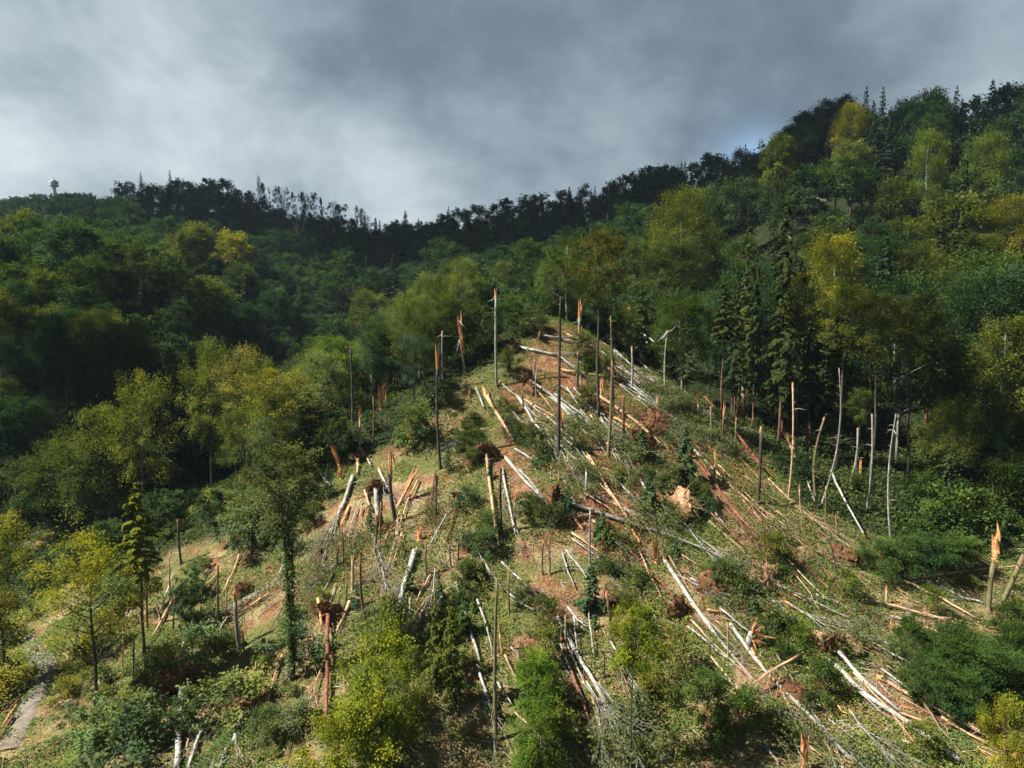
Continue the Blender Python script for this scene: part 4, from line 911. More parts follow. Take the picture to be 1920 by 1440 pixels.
 ([(684,926),(690,945),(698,965)],5,'t','thin brown piece left of the short pale trunk',dict()),
 ([(711,888),(724,915),(742,948)],5,'p','pale splintered length leaning on the dark snag',dict(brk=12,br=4)),
 ([(672,870),(671,882),(671,895)],6,'t','stubby trunk below a small dark root plate on the shoulder',dict(root=.8)),
 ([(678,848),(686,862),(696,880)],4,'p','short white stem beside the small dark root plate',dict()),
 ([(662,900),(645,950),(622,1000),(600,1045)],8,'p','forking pale fallen crown sweeping down left from the shoulder',dict(br=10,w2=.45,spread=.35)),
 ([(595,885),(606,902),(625,925)],5,'p','pale piece on the bright left shoulder',dict(brk=5)),
 ([(655,956),(648,975),(640,990)],5,'w','orange split piece beside the forking pale crown',dict(brk=5)),
 ([(690,990),(705,1025),(716,1065)],4,'p','thin pale crown hanging in the brush',dict(br=8)),
 ([(716,1070),(720,1090),(724,1110)],4,'p','tangle of thin pale boughs under the hanging crown',dict(br=6)),
 ([(808,1085),(795,1110),(780,1140)],4,'t','thin tan bough right of the thick pale log',dict()),
 ([(615,1172),(613,1280),(612,1395)],8,'r','long reddish trunk hanging down from a rusty root plate',dict(root=1.25,w2=.75,lift=.3)),
 ([(596,1153),(601,1180),(604,1205)],6,'w','orange broken piece leaning on the rusty root plate',dict(lift=1.3)),
 ([(656,1136),(644,1165),(632,1192)],7,'t','grey-brown log leaning on the right of the rusty root plate',dict()),
 ([(458,1350),(448,1372),(440,1398)],9,'p','short pale trunk under the rust-topped root plate at the bottom left',dict(root=1.25,w2=.8,br=3)),
 ([(343,1310),(337,1370),(332,1450)],11,'p','white birch-like trunk below the large dark root plate',dict(root=1.9,w2=.9)),
 ([(384,1368),(370,1400),(354,1450)],7,'p','thinner white trunk right of the birch-like one',dict(br=2,w2=.8)),
 ([(366,1358),(358,1385),(350,1412)],5,'t','thin tan trunk between the two white ones',dict()),
 ([(414,1302),(402,1325),(390,1352)],8,'b','dark brown broken piece with an orange top at the bottom left',dict(brk=6)),
 ([(424,1412),(418,1430),(412,1450)],8,'p','white end of a log cut by the bottom edge',dict()),
 ([(338,1108),(315,1150),(288,1200)],6,'t','long brown log leaning on the left slope',dict()),
 ([(292,1140),(297,1155),(300,1172)],3,'t','small brown stem above the long brown log',dict()),
 ([(450,1045),(435,1085),(417,1122)],4.5,'t','pale brown pole lying beside the bare earth scar',dict()),
 ([(530,1236),(515,1282),(498,1332)],6,'t','brown log lying down the slope at the lower left',dict(br=2)),
 ([(347,1205),(338,1235),(330,1265)],5,'t','brown splintered log above the large dark root plate',dict(brk=5)),
 ([(470,1140),(492,1128),(505,1118)],4,'t','short pole beside the small dark hollow on the scar',dict()),
 ([(410,1160),(398,1185),(388,1210)],4,'p','thin pale pole left of the orange-headed snag',dict()),
 ([(205,1090),(185,1100),(160,1110)],3.5,'p','thin pale stem by the foot of the olive tree',dict()),
 ([(240,1056),(222,1068),(205,1078)],4,'p','pale stem on the bank behind the golden-yellow tree',dict()),
 ([(70,1080),(45,1092),(20,1104)],3.5,'p','pale stem lying beside the white rock at the left',dict()),
 ([(100,1258),(85,1268),(65,1282)],3,'p','thin pale stem lying across the track',dict()),
 ([(300,1240),(285,1255),(272,1268)],4,'t','small tan log at the foot of the long bare trunk',dict()),
 ([(30,1330),(18,1350),(5,1372)],5,'w','orange-brown log on top of the heap at the left edge',dict()),
 ([(38,1318),(24,1330),(10,1345)],5,'b','dark log in the heap at the left edge',dict()),
 ([(26,1352),(12,1370),(0,1392)],6,'b','lowest dark log in the heap at the left edge',dict()),
 ([(1380,1080),(1410,1120),(1440,1160)],3.4,'t','thin tan bough left of the pale root ball',dict(br=3)),
 ([(1530,1120),(1570,1135),(1600,1150)],3.6,'p','pale thin trunk over the dark brush right of the pale root ball',dict(br=3)),
 ([(1565,1110),(1575,1125),(1580,1146)],3.2,'p','short pale stem crossing behind the brush on the right',dict()),
 ([(1440,1130),(1465,1150),(1490,1170)],6,'p','short white log half buried in the bare scar right of the burst stump',dict()),
 ([(1500,1250),(1530,1275),(1560,1300)],4,'t','tan length under the shaggy root ball',dict()),
 ([(1430,1395),(1445,1420),(1460,1445)],5.5,'p','pale log end at the bottom edge left of the orange stump',dict()),
 ([(1570,1330),(1580,1345),(1598,1352)],3.5,'w','curled orange strip on the lower right slope',dict()),
 ([(1490,1322),(1505,1318),(1522,1320)],4.5,'w','short orange chunk on the lower right slope',dict()),
 ([(1210,1130),(1220,1150),(1232,1168)],2.6,'p','tiny pale stick log on red soil in the lower middle',dict()),
 ([(1055,1045),(1065,1080),(1078,1110)],4,'p','thin pale stem left of the thin dark pole foot',dict(brk=3)),
 ([(1065,965),(1080,985),(1095,1000)],4.5,'w','orange piece under the long grey trunk',dict()),
 ([(1185,1000),(1195,1015),(1200,1028)],4,'w','small orange piece right of the red soil patch',dict(brk=3)),
]
for pix, w_, bk, lab, kw in LG: log(pix, w_, bk, lab, stub=3 if len(pix) > 3 else 2, **kw)

# thinner trunks of the tangle: they follow the fall of the wind, down to the right on the right half, down to the left on the left half
def strew(n, poly, ang, l0, l1, w0, w1, barks, label, group, brp=.35, leaf=200):
    k = 0
    xs = [p[0] for p in poly]; ys = [p[1] for p in poly]
    while k < n:
        x, y = R.uniform(min(xs), max(xs)), R.uniform(min(ys), max(ys))
        if not inpoly([x], [y], poly)[0]: continue
        a = math.radians(R.gauss(*ang)); l = R.uniform(l0, l1); x2, y2 = x + math.cos(a) * l, y + math.sin(a) * l
        if y2 > 1445 or not inpoly([x2], [y2], CLEAR)[0]: continue
        mid = ((x + x2) / 2 + R.uniform(-.03, .03) * l, (y + y2) / 2 + R.uniform(-.03, .03) * l)
        b = R.random() < brp
        e = log([(x, y), mid, (x2, y2)], R.uniform(w0, w1), R.choice(barks), label, br=R.randint(4, 8) if b else 0, leaf=leaf if b else 0, brk=R.choice([0, 0, 5, 9]), w2=R.uniform(.35, .6), lift=R.uniform(0, .35), stub=R.choice([0, 2, 3]))
        e['group'] = group; k += 1; reg(e, (x + x2) / 2, (y + y2) / 2, l)
strew(34, [(1120, 650), (1200, 670), (1290, 740), (1260, 770), (1130, 720)], (36, 5), 70, 150, 2.2, 3.2, 'pppg', 'slender pale beech in the bundle on the right shoulder', 'bundle of slender fallen beeches', .5, 350)
strew(22, [(940, 700), (1060, 720), (1150, 800), (1080, 860), (960, 800)], (50, 8), 50, 110, 2.4, 3.6, 'ppgt', 'slender pale stem in the tangle of the upper clearing', 'tangle of the upper clearing', .4, 350)
strew(20, [(1080, 850), (1200, 900), (1330, 1000), (1250, 1120), (1050, 1050)], (48, 10), 50, 120, 2.5, 4, 'pptr', 'slender stem in the tangle below the red scar', 'tangle below the scar', .45, 300)
strew(22, [(1290, 790), (1420, 900), (1560, 1040), (1500, 1100), (1330, 980)], (45, 7), 60, 160, 2.6, 4, 'rrtbm', 'slender reddish stem on the shaded right flank', 'stems on the right flank', .15, 300)
strew(30, [(1250, 1050), (1500, 1100), (1860, 1280), (1850, 1420), (1500, 1430), (1280, 1240)], (42, 8), 60, 190, 3, 5, 'pptgtm', 'slender stem in the tangle of the lower right slope', 'tangle of the lower right slope', .14, 300)
strew(22, [(860, 1000), (1180, 1080), (1240, 1400), (900, 1400)], (58, 12), 40, 120, 2.8, 4.5, 'pptg', 'slender stem in the tangle of the lower centre', 'tangle of the lower centre', .22, 250)
strew(22, [(600, 890), (860, 900), (860, 1150), (620, 1130)], (112, 14), 35, 95, 2.6, 4.2, 'ppttb', 'slender stem strewn over the left half of the slope', 'stems strewn over the left half', .45, 200)
strew(16, [(290, 1080), (560, 1020), (620, 1300), (330, 1300)], (122, 9), 30, 90, 2.6, 4.2, 'ttbp', 'thin brown stem leaning down the lower left slope', 'stems on the lower left slope', .15, 150)

# loose root balls and torn-up root plates without a visible trunk
def rootball(px, py, rad, label, tilt, mat=B_root):
    p = at(px, py); T = Tubes(); root_plate(T, np.array([0, 0, rad * .55]), np.array(tilt, float), rad, int(px)); o = T.build('root_ball', mat, loc=tuple(p)); tag(o, label, 'root ball')
B_rootp = bark_mat('pale_root_soil', (.15, .085, .045), (.32, .20, .115), (.48, .34, .22), scale=1.5)
rootball(1272, 965, 1.75, 'large oval light brown root ball on the right edge of the scar', (-.6, -.5, .35), B_rootp)
rootball(1330, 1115, 1.3, 'brown root ball in the lower middle', (-.3, -.8, .3))
rootball(1434, 1106, 1.6, 'pale shaggy root ball on the bare scar of the right slope', (.2, -.8, .4), B_rootp)
rootball(1594, 1226, 1.0, 'small round pale root ball right of the shaggy one', (-.2, -.7, .6), B_rootp)
rootball(1545, 1225, 1.2, 'shaggy grey-brown root ball holding the grey-white trunks', (-.5, -.6, .3), B_rootp)
rootball(1272, 1160, 1.2, 'dark brown root mass at the end of the straight reddish trunk', (.3, -.8, .2))
rootball(1228, 808, 2.0, 'wide torn-up root mat with hanging fibres at the right of the upper clearing', (.1, -.7, .6))
rootball(1205, 842, 1.5, 'dark root mass under the wide torn-up root mat', (.2, -.8, .1))
rootball(958, 660, 1.3, 'upright orange-brown root ball at the butt of the curved pale trunk', (-.8, -.3, .1))
rootball(1576, 1050, 1.1, 'brown root ball at the head of the farthest right-slope trunk', (-.5, -.6, .3))
rootball(1506, 1052, .9, 'small tan root ball in brush above the right slope', (-.2, -.8, .3), B_rootp)
rootball(1404, 745, 1.2, 'rusty root ball standing in the shade by the slim boles', (-.4, -.8, .2))
rootball(990, 738, 1.0, 'dark orange root mass beside the straight silver trunk', (-.5, -.7, .3))
rootball(458, 1120, 1.0, 'dark root hollow mass behind the orange-headed snag', (.4, -.7, .3))
rootball(1490, 1310, .9, 'low brown root ball under the long grey trunk', (-.2, -.7, .5))
rootball(1042, 1165, .9, 'rusty splintered root mass at the orange break of the thickest trunk', (.2, -.6, .4))
rootball(730, 1000, .8, 'little rusty root ball in brush below the dark snag', (.3, -.8, .3))
rootball(1810, 652, 1.3, 'rusty landslip root ball high in the right wood', (.3, -.8, .2), B_rootp)

# rocks
M_rock = bark_mat('rock', (.16, .13, .10), (.30, .25, .19), (.46, .40, .32), scale=.9)
def rock(px, py, s, label, name='boulder', mat=M_rock, col=None):
    p = at(px, py); r = np.random.RandomState(int(px)); vs = []; n1_, n2_ = 7, 10; v = []; f = []
    for i in range(n1_ + 1):
        for j in range(n2_):
            a = math.pi * i / n1_; b_ = 2 * math.pi * j / n2_; d = Vector((math.sin(a) * math.cos(b_), math.sin(a) * math.sin(b_), math.cos(a)))
            q = d * (1 + .45 * mnoise.noise(d * 1.6 + Vector((px, 0, 0)))) ; v.append((q.x * s[0], q.y * s[1], q.z * s[2]))
    for i in range(n1_):
        for j in range(n2_):
            j2 = (j + 1) % n2_; f.append((i * n2_ + j, (i + 1) * n2_ + j, (i + 1) * n2_ + j2, i * n2_ + j2))
    o = ob(name, mesh_from(name, np.array(v), f, mat), loc=(p[0], p[1], p[2] + s[2] * .1)); tag(o, label, 'rock'); return o
rock(1543, 378, (2.2, 2.0, 3.0), 'upper pale limestone outcrop on the right hillside under the skyline wood')
rock(1532, 388, (2.4, 2.0, 1.8), 'lower pale limestone outcrop on the right hillside')
rock(1482, 455, (1.4, 1.5, 3.0), 'small reddish rock face below the pale outcrops')
rock(62, 1080, (.8, .8, .8), 'white rock in the hollow at the left edge')
rock(72, 1024, (2.2, 1.6, .9), 'flat beige boulder on the bank at the left')
rock(322, 882, (2.2, 1.6, 1.0), 'grey boulder in the ravine beside the orange stub')
rock(1490, 1208, (.5, .4, .4), 'small stone on the lower right slope')

# track at the lower left
def track():
    m, t = newmat('gravel'); g = G(t); out = g.n('ShaderNodeOutputMaterial'); geo = g.n('ShaderNodeNewGeometry')
    a = g.noise(geo.outputs['Position'], 1.2, 8, .7); col = g.ramp(a, [(.3, (.08, .07, .058)), (.5, (.15, .13, .11)), (.7, (.24, .21, .18))])
    bs = g.n('ShaderNodeBsdfPrincipled'); g.l(col, bs.inputs['Base Color']); bs.inputs['Roughness'].default_value = .95; g.l(bs.outputs[0], out.inputs[0])
    for pl, wd, lab in (([(35, 1200), (70, 1225), (92, 1250), (75, 1290), (45, 1345), (5, 1420)], 1.25, 'pale gravel track curving at the lower left'), ([(525, 1085), (480, 1115), (430, 1140), (370, 1165), (310, 1215)], .38, 'grey bare footpath slanting across the left slope')):
        c = [at(*p) for p in pl]; pts = []
        for i in range(len(c) - 1):
            for s in np.linspace(0, 1, 10, endpoint=False): pts.append(c[i] * (1 - s) + c[i + 1] * s)
        pts = np.array(pts); V = []; Fq = []; K = 7
        for i in range(len(pts)):
            d = pts[min(i + 2, len(pts) - 1)] - pts[max(i - 2, 0)]; n_ = np.array([-d[1], d[0]]); n_ = n_ / np.linalg.norm(n_)
            for k in range(K):
                o_ = (k / (K - 1) * 2 - 1) * wd * (1 + .25 * mnoise.noise(Vector((i * .3, k // 4, wd)))); x = pts[i][0] + n_[0] * o_; y = pts[i][1] + n_[1] * o_; V.append((x, y, float(ground(x, y)) + .16 - .3 * (abs(k - 3) == 3)))
        for i in range(len(pts) - 1):
            for k in range(K - 1): Fq.append((i * K + k, i * K + k + 1, (i + 1) * K + k + 1, (i + 1) * K + k))
        tag(ob('path', mesh_from('path', np.array(V), Fq, m, smooth=True)), lab, kind='structure')
track()

# ------------------------------------------------------------------ the forest
def zone(px, py, Y):
    if Y > 620: return 'far'
    if px < 300 and py > 985 and Y < 115: return 'lowleft'
    if px > 1200 and Y < 140: return 'rwood'
    if px > 1180 and Y < 260: return 'rhill'
    if px > 1180: return 'rtop'
    if Y > 385 and px < 700: return 'lridge'
    if Y > 330: return 'saddle'
    if 560 < px < 1180 and Y > 165: return 'midslope'
    if px > 400 and Y <= 175: return 'young'
    if px > 480: return 'midslope'
    if 250 < px and py > 700: return 'ravine'
    return 'lhill'
ZN = dict(lhill=('hillside left of the black ravine', 21, 7.8 + 0 * 10.2), lridge=('left-hand ridge under the clouds', 22, 9.0), saddle=('dark saddle between the two hills', 21, 8.6), midslope=('slope behind the upper clearing', 17, 7.0),
          young=('young wood left of the clearing', 14, 4.1), ravine=('black ravine', 12, 8.5), rwood=('tall wood right of the clearing', 27, 6.8), rhill=('sunlit right hillside', 20, 8.4), rtop=('wooded skyline at the right', 25, 8.2), lowleft=('bank at the left edge', 6.5, 4.8), far=('far hill', 18, 10))
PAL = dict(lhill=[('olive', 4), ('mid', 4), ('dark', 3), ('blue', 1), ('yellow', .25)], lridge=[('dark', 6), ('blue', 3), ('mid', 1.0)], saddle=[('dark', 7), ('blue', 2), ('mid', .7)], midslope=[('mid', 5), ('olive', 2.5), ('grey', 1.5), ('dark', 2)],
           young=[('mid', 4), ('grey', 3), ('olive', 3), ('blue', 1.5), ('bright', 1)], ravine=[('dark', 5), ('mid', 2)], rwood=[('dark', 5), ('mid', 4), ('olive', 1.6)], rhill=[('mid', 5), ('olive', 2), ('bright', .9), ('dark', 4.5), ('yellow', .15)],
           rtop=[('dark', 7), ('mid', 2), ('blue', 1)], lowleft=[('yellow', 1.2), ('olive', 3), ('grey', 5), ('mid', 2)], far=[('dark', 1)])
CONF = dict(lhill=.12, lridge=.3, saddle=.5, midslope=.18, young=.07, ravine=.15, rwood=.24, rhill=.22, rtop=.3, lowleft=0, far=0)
TINT = dict(dark='dark green', mid='mid green', olive='olive green', yellow='golden', bright='bright green', blue='bluish green', grey='greyish green', rust='rusty')
KEEP = [(1370, 380, 1560, 840, 98), (1840, 960, 1930, 1150, 79), (20, 1195, 120, 1420, 200), (560, 880, 820, 1000, 90), (225, 1040, 300, 1290, 68), (400, 1050, 470, 1220, 71), (845, 555, 1050, 705, 106), (1120, 580, 1290, 760, 106), (800, 620, 860, 880, 93), (645, 640, 735, 768, 108), (280, 840, 400, 915, 118), (170, 960, 215, 1060, 95), (325, 965, 350, 1060, 92), (1460, 716, 1495, 940, 84), (1535, 690, 1600, 950, 84), (1615, 770, 1700, 1020, 79), (40, 1010, 90, 1100, 100)]
cells = {}
cand = []
Y = 58.0
while Y < 560:
    step = 3.4 if Y < 180 else 4.2 if Y < 330 else 5.0
    x = -1.0 * Y - 12
    while x < 1.0 * Y + 12:
        cand.append((x + R.uniform(-.5, .5) * step, Y + R.uniform(-.5, .5) * step)); x += step
    Y += step
R.shuffle(cand)
hs = [(a, b) for a, b in PROJ]
for a, b in hs: cells.setdefault((int(a // 8), int(b // 8)), []).append((a, b, 3.2))
acc = []
for x, y in cand:
    z = float(ground(x, y)); px, py, f = proj(x, y, z)
    if px < -110 or px > 2030 or py > 1500: continue
    if y < 135 and inpoly([px], [py], CLEAR)[0]:
        if not (px < 420 and py > 1060 and R.random() < .26): continue
        zn = 'lowleft'
    else: zn = zone(px, py, y)
    nm, ht, sp = ZN[zn]
    if zn == 'young' and R.random() < .1: continue
    ht = ht * (R.uniform(.78, 1.15) if y < 130 else R.uniform(.62, 1.15) * (1.28 if R.random() < .1 and zn not in ('rtop', 'lridge', 'saddle') else 1))
    if px > 940 and px < 1230 and y < 150: ht = min(ht, 8 + (y - 118) * .25) if y > 118 else min(ht, 8)
    if zn == 'rwood' and px < 1345 : ht *= .62
    if 880 < px < 1060 and y < 135: ht *= .55
    if zn == 'rwood' and py > 895: ht *= .45
    if px < 130 and py > 1150: continue
    if abs(px - 75) < 60 and py > 1180: continue
    if 0 < py and y < 140 and inpoly([px], [py], [(300, 860), (360, 860), (380, 900), (300, 930)])[0]: continue
    # the rock outcrops stay clear
    if (px - 1540) ** 2 + ((py - 385) * 1.2) ** 2 < 38 ** 2: continue
    rpx = {True: 40, False: 40}[True] * 100 / max(f, 60)
    topy = proj(x, y, z + ht)[1]
    for a0, b0, a1, b1, ym in KEEP:
        if y < ym and px + rpx > a0 and px - rpx < a1 and py > b0 and topy < b1: ht = min(ht, (py - b1) * f / F)
    if ht < 3.2: continue
    ok = True
    for i in range(int(x // 8) - 1, int(x // 8) + 2):
        for j in range(int(y // 8) - 1, int(y // 8) + 2):
            for a, b, s in cells.get((i, j), ()):
                if (a - x) ** 2 + (b - y) ** 2 < (min(s, sp) if s < 4 else sp) ** 2: ok = False
    if not ok: continue
    tx, ty, _ = proj(x, y, z + ht)
    hit = at(tx, ty)
    if ty > 0 and hit[1] < y - 25 and hit[1] < 900: continue
    cells.setdefault((int(x // 8), int(y // 8)), []).append((x, y, sp))
    con = R.random() < (CONF[zn] if not (zn == 'rwood' and px < 1580) else .6)
    if zn == 'saddle' and 740 < px < 1100: con = R.random() < .6
    if zn == 'lhill' and con: ht *= .95
    pal = PAL[zn]; col = R.choices([p[0] for p in pal], [p[1] for p in pal])[0]
    acc.append((ht / f, x, y, ht, zn, con, col, px, py))
acc.sort(reverse=True)
nb_ = sum(1 for a in acc if not a[5]); print('forest candidates', len(acc), 'broad', nb_, 'conifer', len(acc) - nb_)
LIM = 300 - 60
nb = nc = 0; rest = []
for sz, x, y, ht, zn, con, col, px, py in acc:
    loc_ = ZN[zn][0]
    if con:
        if nc < 230:
            nc += 1; cc_ = jit((.030, .052, .022) if col in ('dark', 'blue') else (.052, .072, .022))
            kd = R.choice(CONI) if not (zn == 'rwood' and R.random() < .4) else R.choice(CBARE)
            if zn == 'young': kd = R.choice(YOUNG)
            reg_ = put_tree(kd, x, y, ht * (1.12 if zn != 'young' else .75), 'pointed dark conifer in the ' + loc_, 'conifer', 'conifers of the ' + loc_, cc_, 'conifer_tree'); reg(reg_, px, py, ht)
        else: rest.append((x, y, ht * .95, 'dark'))
    else:
        if nb < LIM:
            nb += 1
            if zn in ('young', 'lowleft'): kd = R.choice(OPEN + [BROAD[5]] if zn == 'young' else OPEN)
            elif y < 185: kd = R.choice(BROAD)
            else: kd = R.choice(BMID)
            if zn == 'rwood' and px < 1690 and R.random() < .4: kd = LOLLI[0]
            reg_ = put_tree(kd, x, y, ht, TINT[col] + ' broadleaf tree in the ' + loc_, 'tree', TINT[col] + ' trees of the ' + loc_, jit(GREENS[col]), 'broadleaf_tree', wscale=R.uniform(.88, 1.15) * (1.12 if zn in ('lhill', 'lridge', 'rtop') else 1.06 if zn in ('saddle', 'rhill') else .8 if zn == 'rwood' and y < 108 else 1)); reg(reg_, px, py, ht)
        else: rest.append((x, y, ht, col))
# trees of the far tower hill
for _ in range(520):
    y = R.uniform(780, 985); px = R.uniform(-60, 330); x = (px - 960) / F * y
    rest.append((x, y, R.uniform(14, 20), 'far'))
print('individual', nb, nc, 'rest', len(rest))
# everything beyond the three hundred nearest crowns reads as one mass of forest
LOW = []
for i in range(5):
    (V, Fc, v), C_ = crown(900 + i, 13, 4.9, 46, 3000, .62, .45, cl=1.5, lump=.13); V[:, 2] += 5; LOW.append((V, v))
LOWF = []
for i in range(3):
    (V, Fc, v), C_ = crown(950 + i, 13, 5.5, 30, 420, 1.9, .45, cl=1.7, lump=.2); V[:, 2] += 5; LOWF.append((V, v))
Vs = []; vs = []; TV = dict(far=-.2, dark=.12, blue=.1, mid=.5, olive=.85, grey=.75, yellow=1.0, bright=.95)  # far lowered so the tower hill's haze and shade sit in its colour
for x, y, ht, col in rest:
    V, v = R.choice(LOWF if y > 600 else LOW); s = ht / 18.0; a = R.uniform(0, 6.28); c, s_ = math.cos(a), math.sin(a)
    Q = V * s * np.array([1.12, 1.12, 1]); Q = np.stack([Q[:, 0] * c - Q[:, 1] * s_, Q[:, 0] * s_ + Q[:, 1] * c, Q[:, 2]], 1) + np.array([x, y, float(ground(x, y)) - .3])
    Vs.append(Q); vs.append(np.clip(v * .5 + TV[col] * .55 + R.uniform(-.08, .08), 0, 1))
if Vs:
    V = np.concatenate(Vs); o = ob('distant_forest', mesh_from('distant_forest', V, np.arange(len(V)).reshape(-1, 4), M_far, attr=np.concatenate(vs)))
    tag(o, 'mass of distant forest crowns on the ridges and the far hill', 'forest', kind='stuff')

# ------------------------------------------------------------------ shrubs in the clearing
def nearseg(x, y, a, b):
    dx, dy = b[0] - a[0], b[1] - a[1]; t_ = max(0, min(1, ((x - a[0]) * dx + (y - a[1]) * dy) / (dx * dx + dy * dy + 1e-6))); return math.hypot(x - a[0] - t_ * dx, y - 8 - a[1] - t_ * dy)
def shrubs(n, poly, pal, lab, grp, s0=.6, s1=1.4, kinds=BUSH, nm='shrub', cat='bush'):
    xs = [p[0] for p in poly]; ys = [p[1] for p in poly]; k = 0; tries = 0
    while k < n and tries < n * 20:
        tries += 1; px = R.uniform(min(xs), max(xs)); py = R.uniform(min(ys), max(ys))
        if not inpoly([px], [py], poly)[0]: continue
        s = R.uniform(s0, s1)
        if nm == 'shrub' and tries < n * 19 and any(nearseg(px, py - 8, a, b) < 8 + 17 * s for a, b in SNPX if a[1] < py + 5): continue
        if nm == 'shrub' and any(nearseg(px, py, a, b) < 15 for a, b in LOGPX) and py < 1440 and tries < n * 18: continue
        if 15 < px < 125 and 1190 < py: continue
        p = at(px, py)
        if mnoise.noise(Vector((p[0] * .13, p[1] * .13, 3))) < R.uniform(-.45, .1): continue
        cm, tm, H0, R0 = R.choice(kinds)
        e = ob(nm, None, loc=(p[0], p[1], p[2] - .05), rot=(0, 0, R.uniform(0, 6.28)), scale=(s, s, s * R.uniform(.75, 1.2))); tag(e, lab, cat, grp)
        ob(tm.name.split('.')[0], tm, e); b = ob(cm.name.split('.')[0], cm, e); b.color = (*jit(R.choice(pal), .2), 1); k += 1; reg(e, px, py, s)
UP = [(1000, 620), (1180, 640), (1290, 770), (1300, 860), (900, 860), (800, 860), (900, 730)]
MIDP = [(640, 880), (900, 860), (1300, 860), (1420, 1100), (1200, 1150), (600, 1150), (560, 980)]
RT = [(1300, 780), (1420, 880), (1560, 1000), (1920, 1050), (1920, 1440), (1500, 1440), (1350, 1100)]
LL = [(0, 1160), (250, 1100), (560, 980), (620, 1150), (620, 1440), (0, 1440)]
BC = [(620, 1150), (1200, 1130), (1420, 1120), (1500, 1440), (620, 1440)]
shrubs(36, UP, [(.06, .085, .03), (.09, .11, .04), (.045, .07, .026)], 'low green brush among the pale logs of the upper clearing', 'brush in the upper clearing', .45, .95)
shrubs(46, MIDP, [(.055, .095, .035), (.09, .115, .04), (.12, .13, .05)], 'leafy brush in the middle of the storm-thrown slope', 'brush in the middle of the slope', .45, 1.0)
shrubs(42, RT, [(.045, .075, .024), (.07, .105, .024), (.11, .13, .03)], 'dark leafy brush on the right slope', 'brush on the right slope', .5, 1.15)
shrubs(30, LL, [(.13, .16, .07), (.12, .16, .08), (.09, .12, .045), (.17, .17, .04)], 'soft green brush on the left slope', 'brush on the left slope', .5, 1.15)
shrubs(28, BC, [(.075, .11, .03), (.12, .145, .035), (.10, .12, .045)], 'green brush along the bottom of the slope', 'brush along the bottom', .5, 1.1)
shrubs(16, MIDP, [(.045, .085, .04)], 'young conifer sprouting from the middle of the slope', 'young conifers on the slope', .25, .5, YOUNG, 'young_conifer', 'conifer')
shrubs(14, BC, [(.06, .10, .035)], 'young conifer at the bottom of the slope', 'young conifers at the bottom', .3, .55, YOUNG, 'young_conifer', 'conifer')

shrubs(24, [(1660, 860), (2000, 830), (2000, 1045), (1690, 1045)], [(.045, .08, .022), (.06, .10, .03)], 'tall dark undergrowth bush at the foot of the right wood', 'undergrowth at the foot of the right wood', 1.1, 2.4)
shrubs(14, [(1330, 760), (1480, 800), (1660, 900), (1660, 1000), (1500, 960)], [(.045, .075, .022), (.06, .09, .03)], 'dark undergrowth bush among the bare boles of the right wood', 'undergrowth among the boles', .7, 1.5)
shrubs(30, [(0, 1000), (330, 1010), (560, 960), (560, 1250), (300, 1440), (0, 1440)], [(.18, .20, .08), (.14, .18, .09), (.22, .20, .04), (.12, .16, .08)], 'pale soft green bush on the lower left slope', 'bushes of the lower left slope', .8, 1.9)
shrubs(18, [(560, 860), (800, 760), (860, 800), (700, 880), (560, 960), (400, 1010), (330, 960)], [(.12, .15, .06), (.10, .14, .05), (.15, .17, .06)], 'soft green bush along the left shoulder of the clearing', 'bushes along the left shoulder', .8, 1.7)
# ------------------------------------------------------------------ ground cover and litter nobody could count
def scatter(n, y0, y1, power=1.0):
    y = NR.uniform(0, 1, n) ** power * (y1 - y0) + y0; x = NR.uniform(-.82, .82, n) * y
    return x, y
def vnoise(x, y, s, seed):
    g = np.random.RandomState(seed).uniform(0, 1, (257, 257)); X = (x / s) % 256; Y_ = (y / s) % 256; i = X.astype(int); j = Y_.astype(int); fx = X - i; fy = Y_ - j
    fx = fx * fx * (3 - 2 * fx); fy = fy * fy * (3 - 2 * fy)
    return g[i, j] * (1 - fx) * (1 - fy) + g[i + 1, j] * fx * (1 - fy) + g[i, j + 1] * (1 - fx) * fy + g[i + 1, j + 1] * fx * fy
def cover(n, clear, size, hgt, name, label, col, thr, seed, y0=42, y1=135, mat=None):
    x, y = scatter(n, y0, y1, 1.0); z = ground(x, y); px, py, f = proj(x, y, z)
    keep = (inpoly(px, py, CLEAR) == clear) & (px > -60) & (px < 1980) & (py < 1490)
    d = .55 * vnoise(x, y, 5.5, seed) + .3 * vnoise(x, y, 1.9, seed + 1) + .15 * vnoise(x, y, .8, seed + 2)
    keep &= d > thr - .0; x, y, z, d = x[keep], y[keep], z[keep], d[keep]; n = len(x)
    hh = hgt * np.clip((d - thr) * 5, .15, 1.3) * NR.uniform(0, 1, n)
    V, Fc, v = leaves(np.stack([x, y, z + hh + .04], 1), NR.normal(0, 1, (n, 3)) * np.array([1, 1, .4]), np.array([0, 0, 1.0]) + NR.normal(0, .5, (n, 3)), size * NR.uniform(.6, 1.4, n), np.clip(.45 + NR.normal(0, .2, n) + (vnoise(x, y, 3.1, seed + 5) - .5) * .8, 0, 1))
    o = ob(name, mesh_from(name, V, Fc, mat or M_leaf, attr=v)); o.color = (*col, 1); tag(o, label, 'ground cover', kind='stuff'); print(name, n)
cover(560000, True, .17, .6, 'ground_cover', 'low green leafy cover between the fallen trunks', (.125, .185, .050), .43, 41)
cover(190000, True, .14, .26, 'leaf_litter', 'withered straw-coloured leaves and bark chips on the soil', (.36, .28, .16), .41, 61)
cover(330000, False, .34, .9, 'undergrowth', 'dark undergrowth below the standing trees', (.07, .10, .032), .25, 81, y0=60, y1=240)
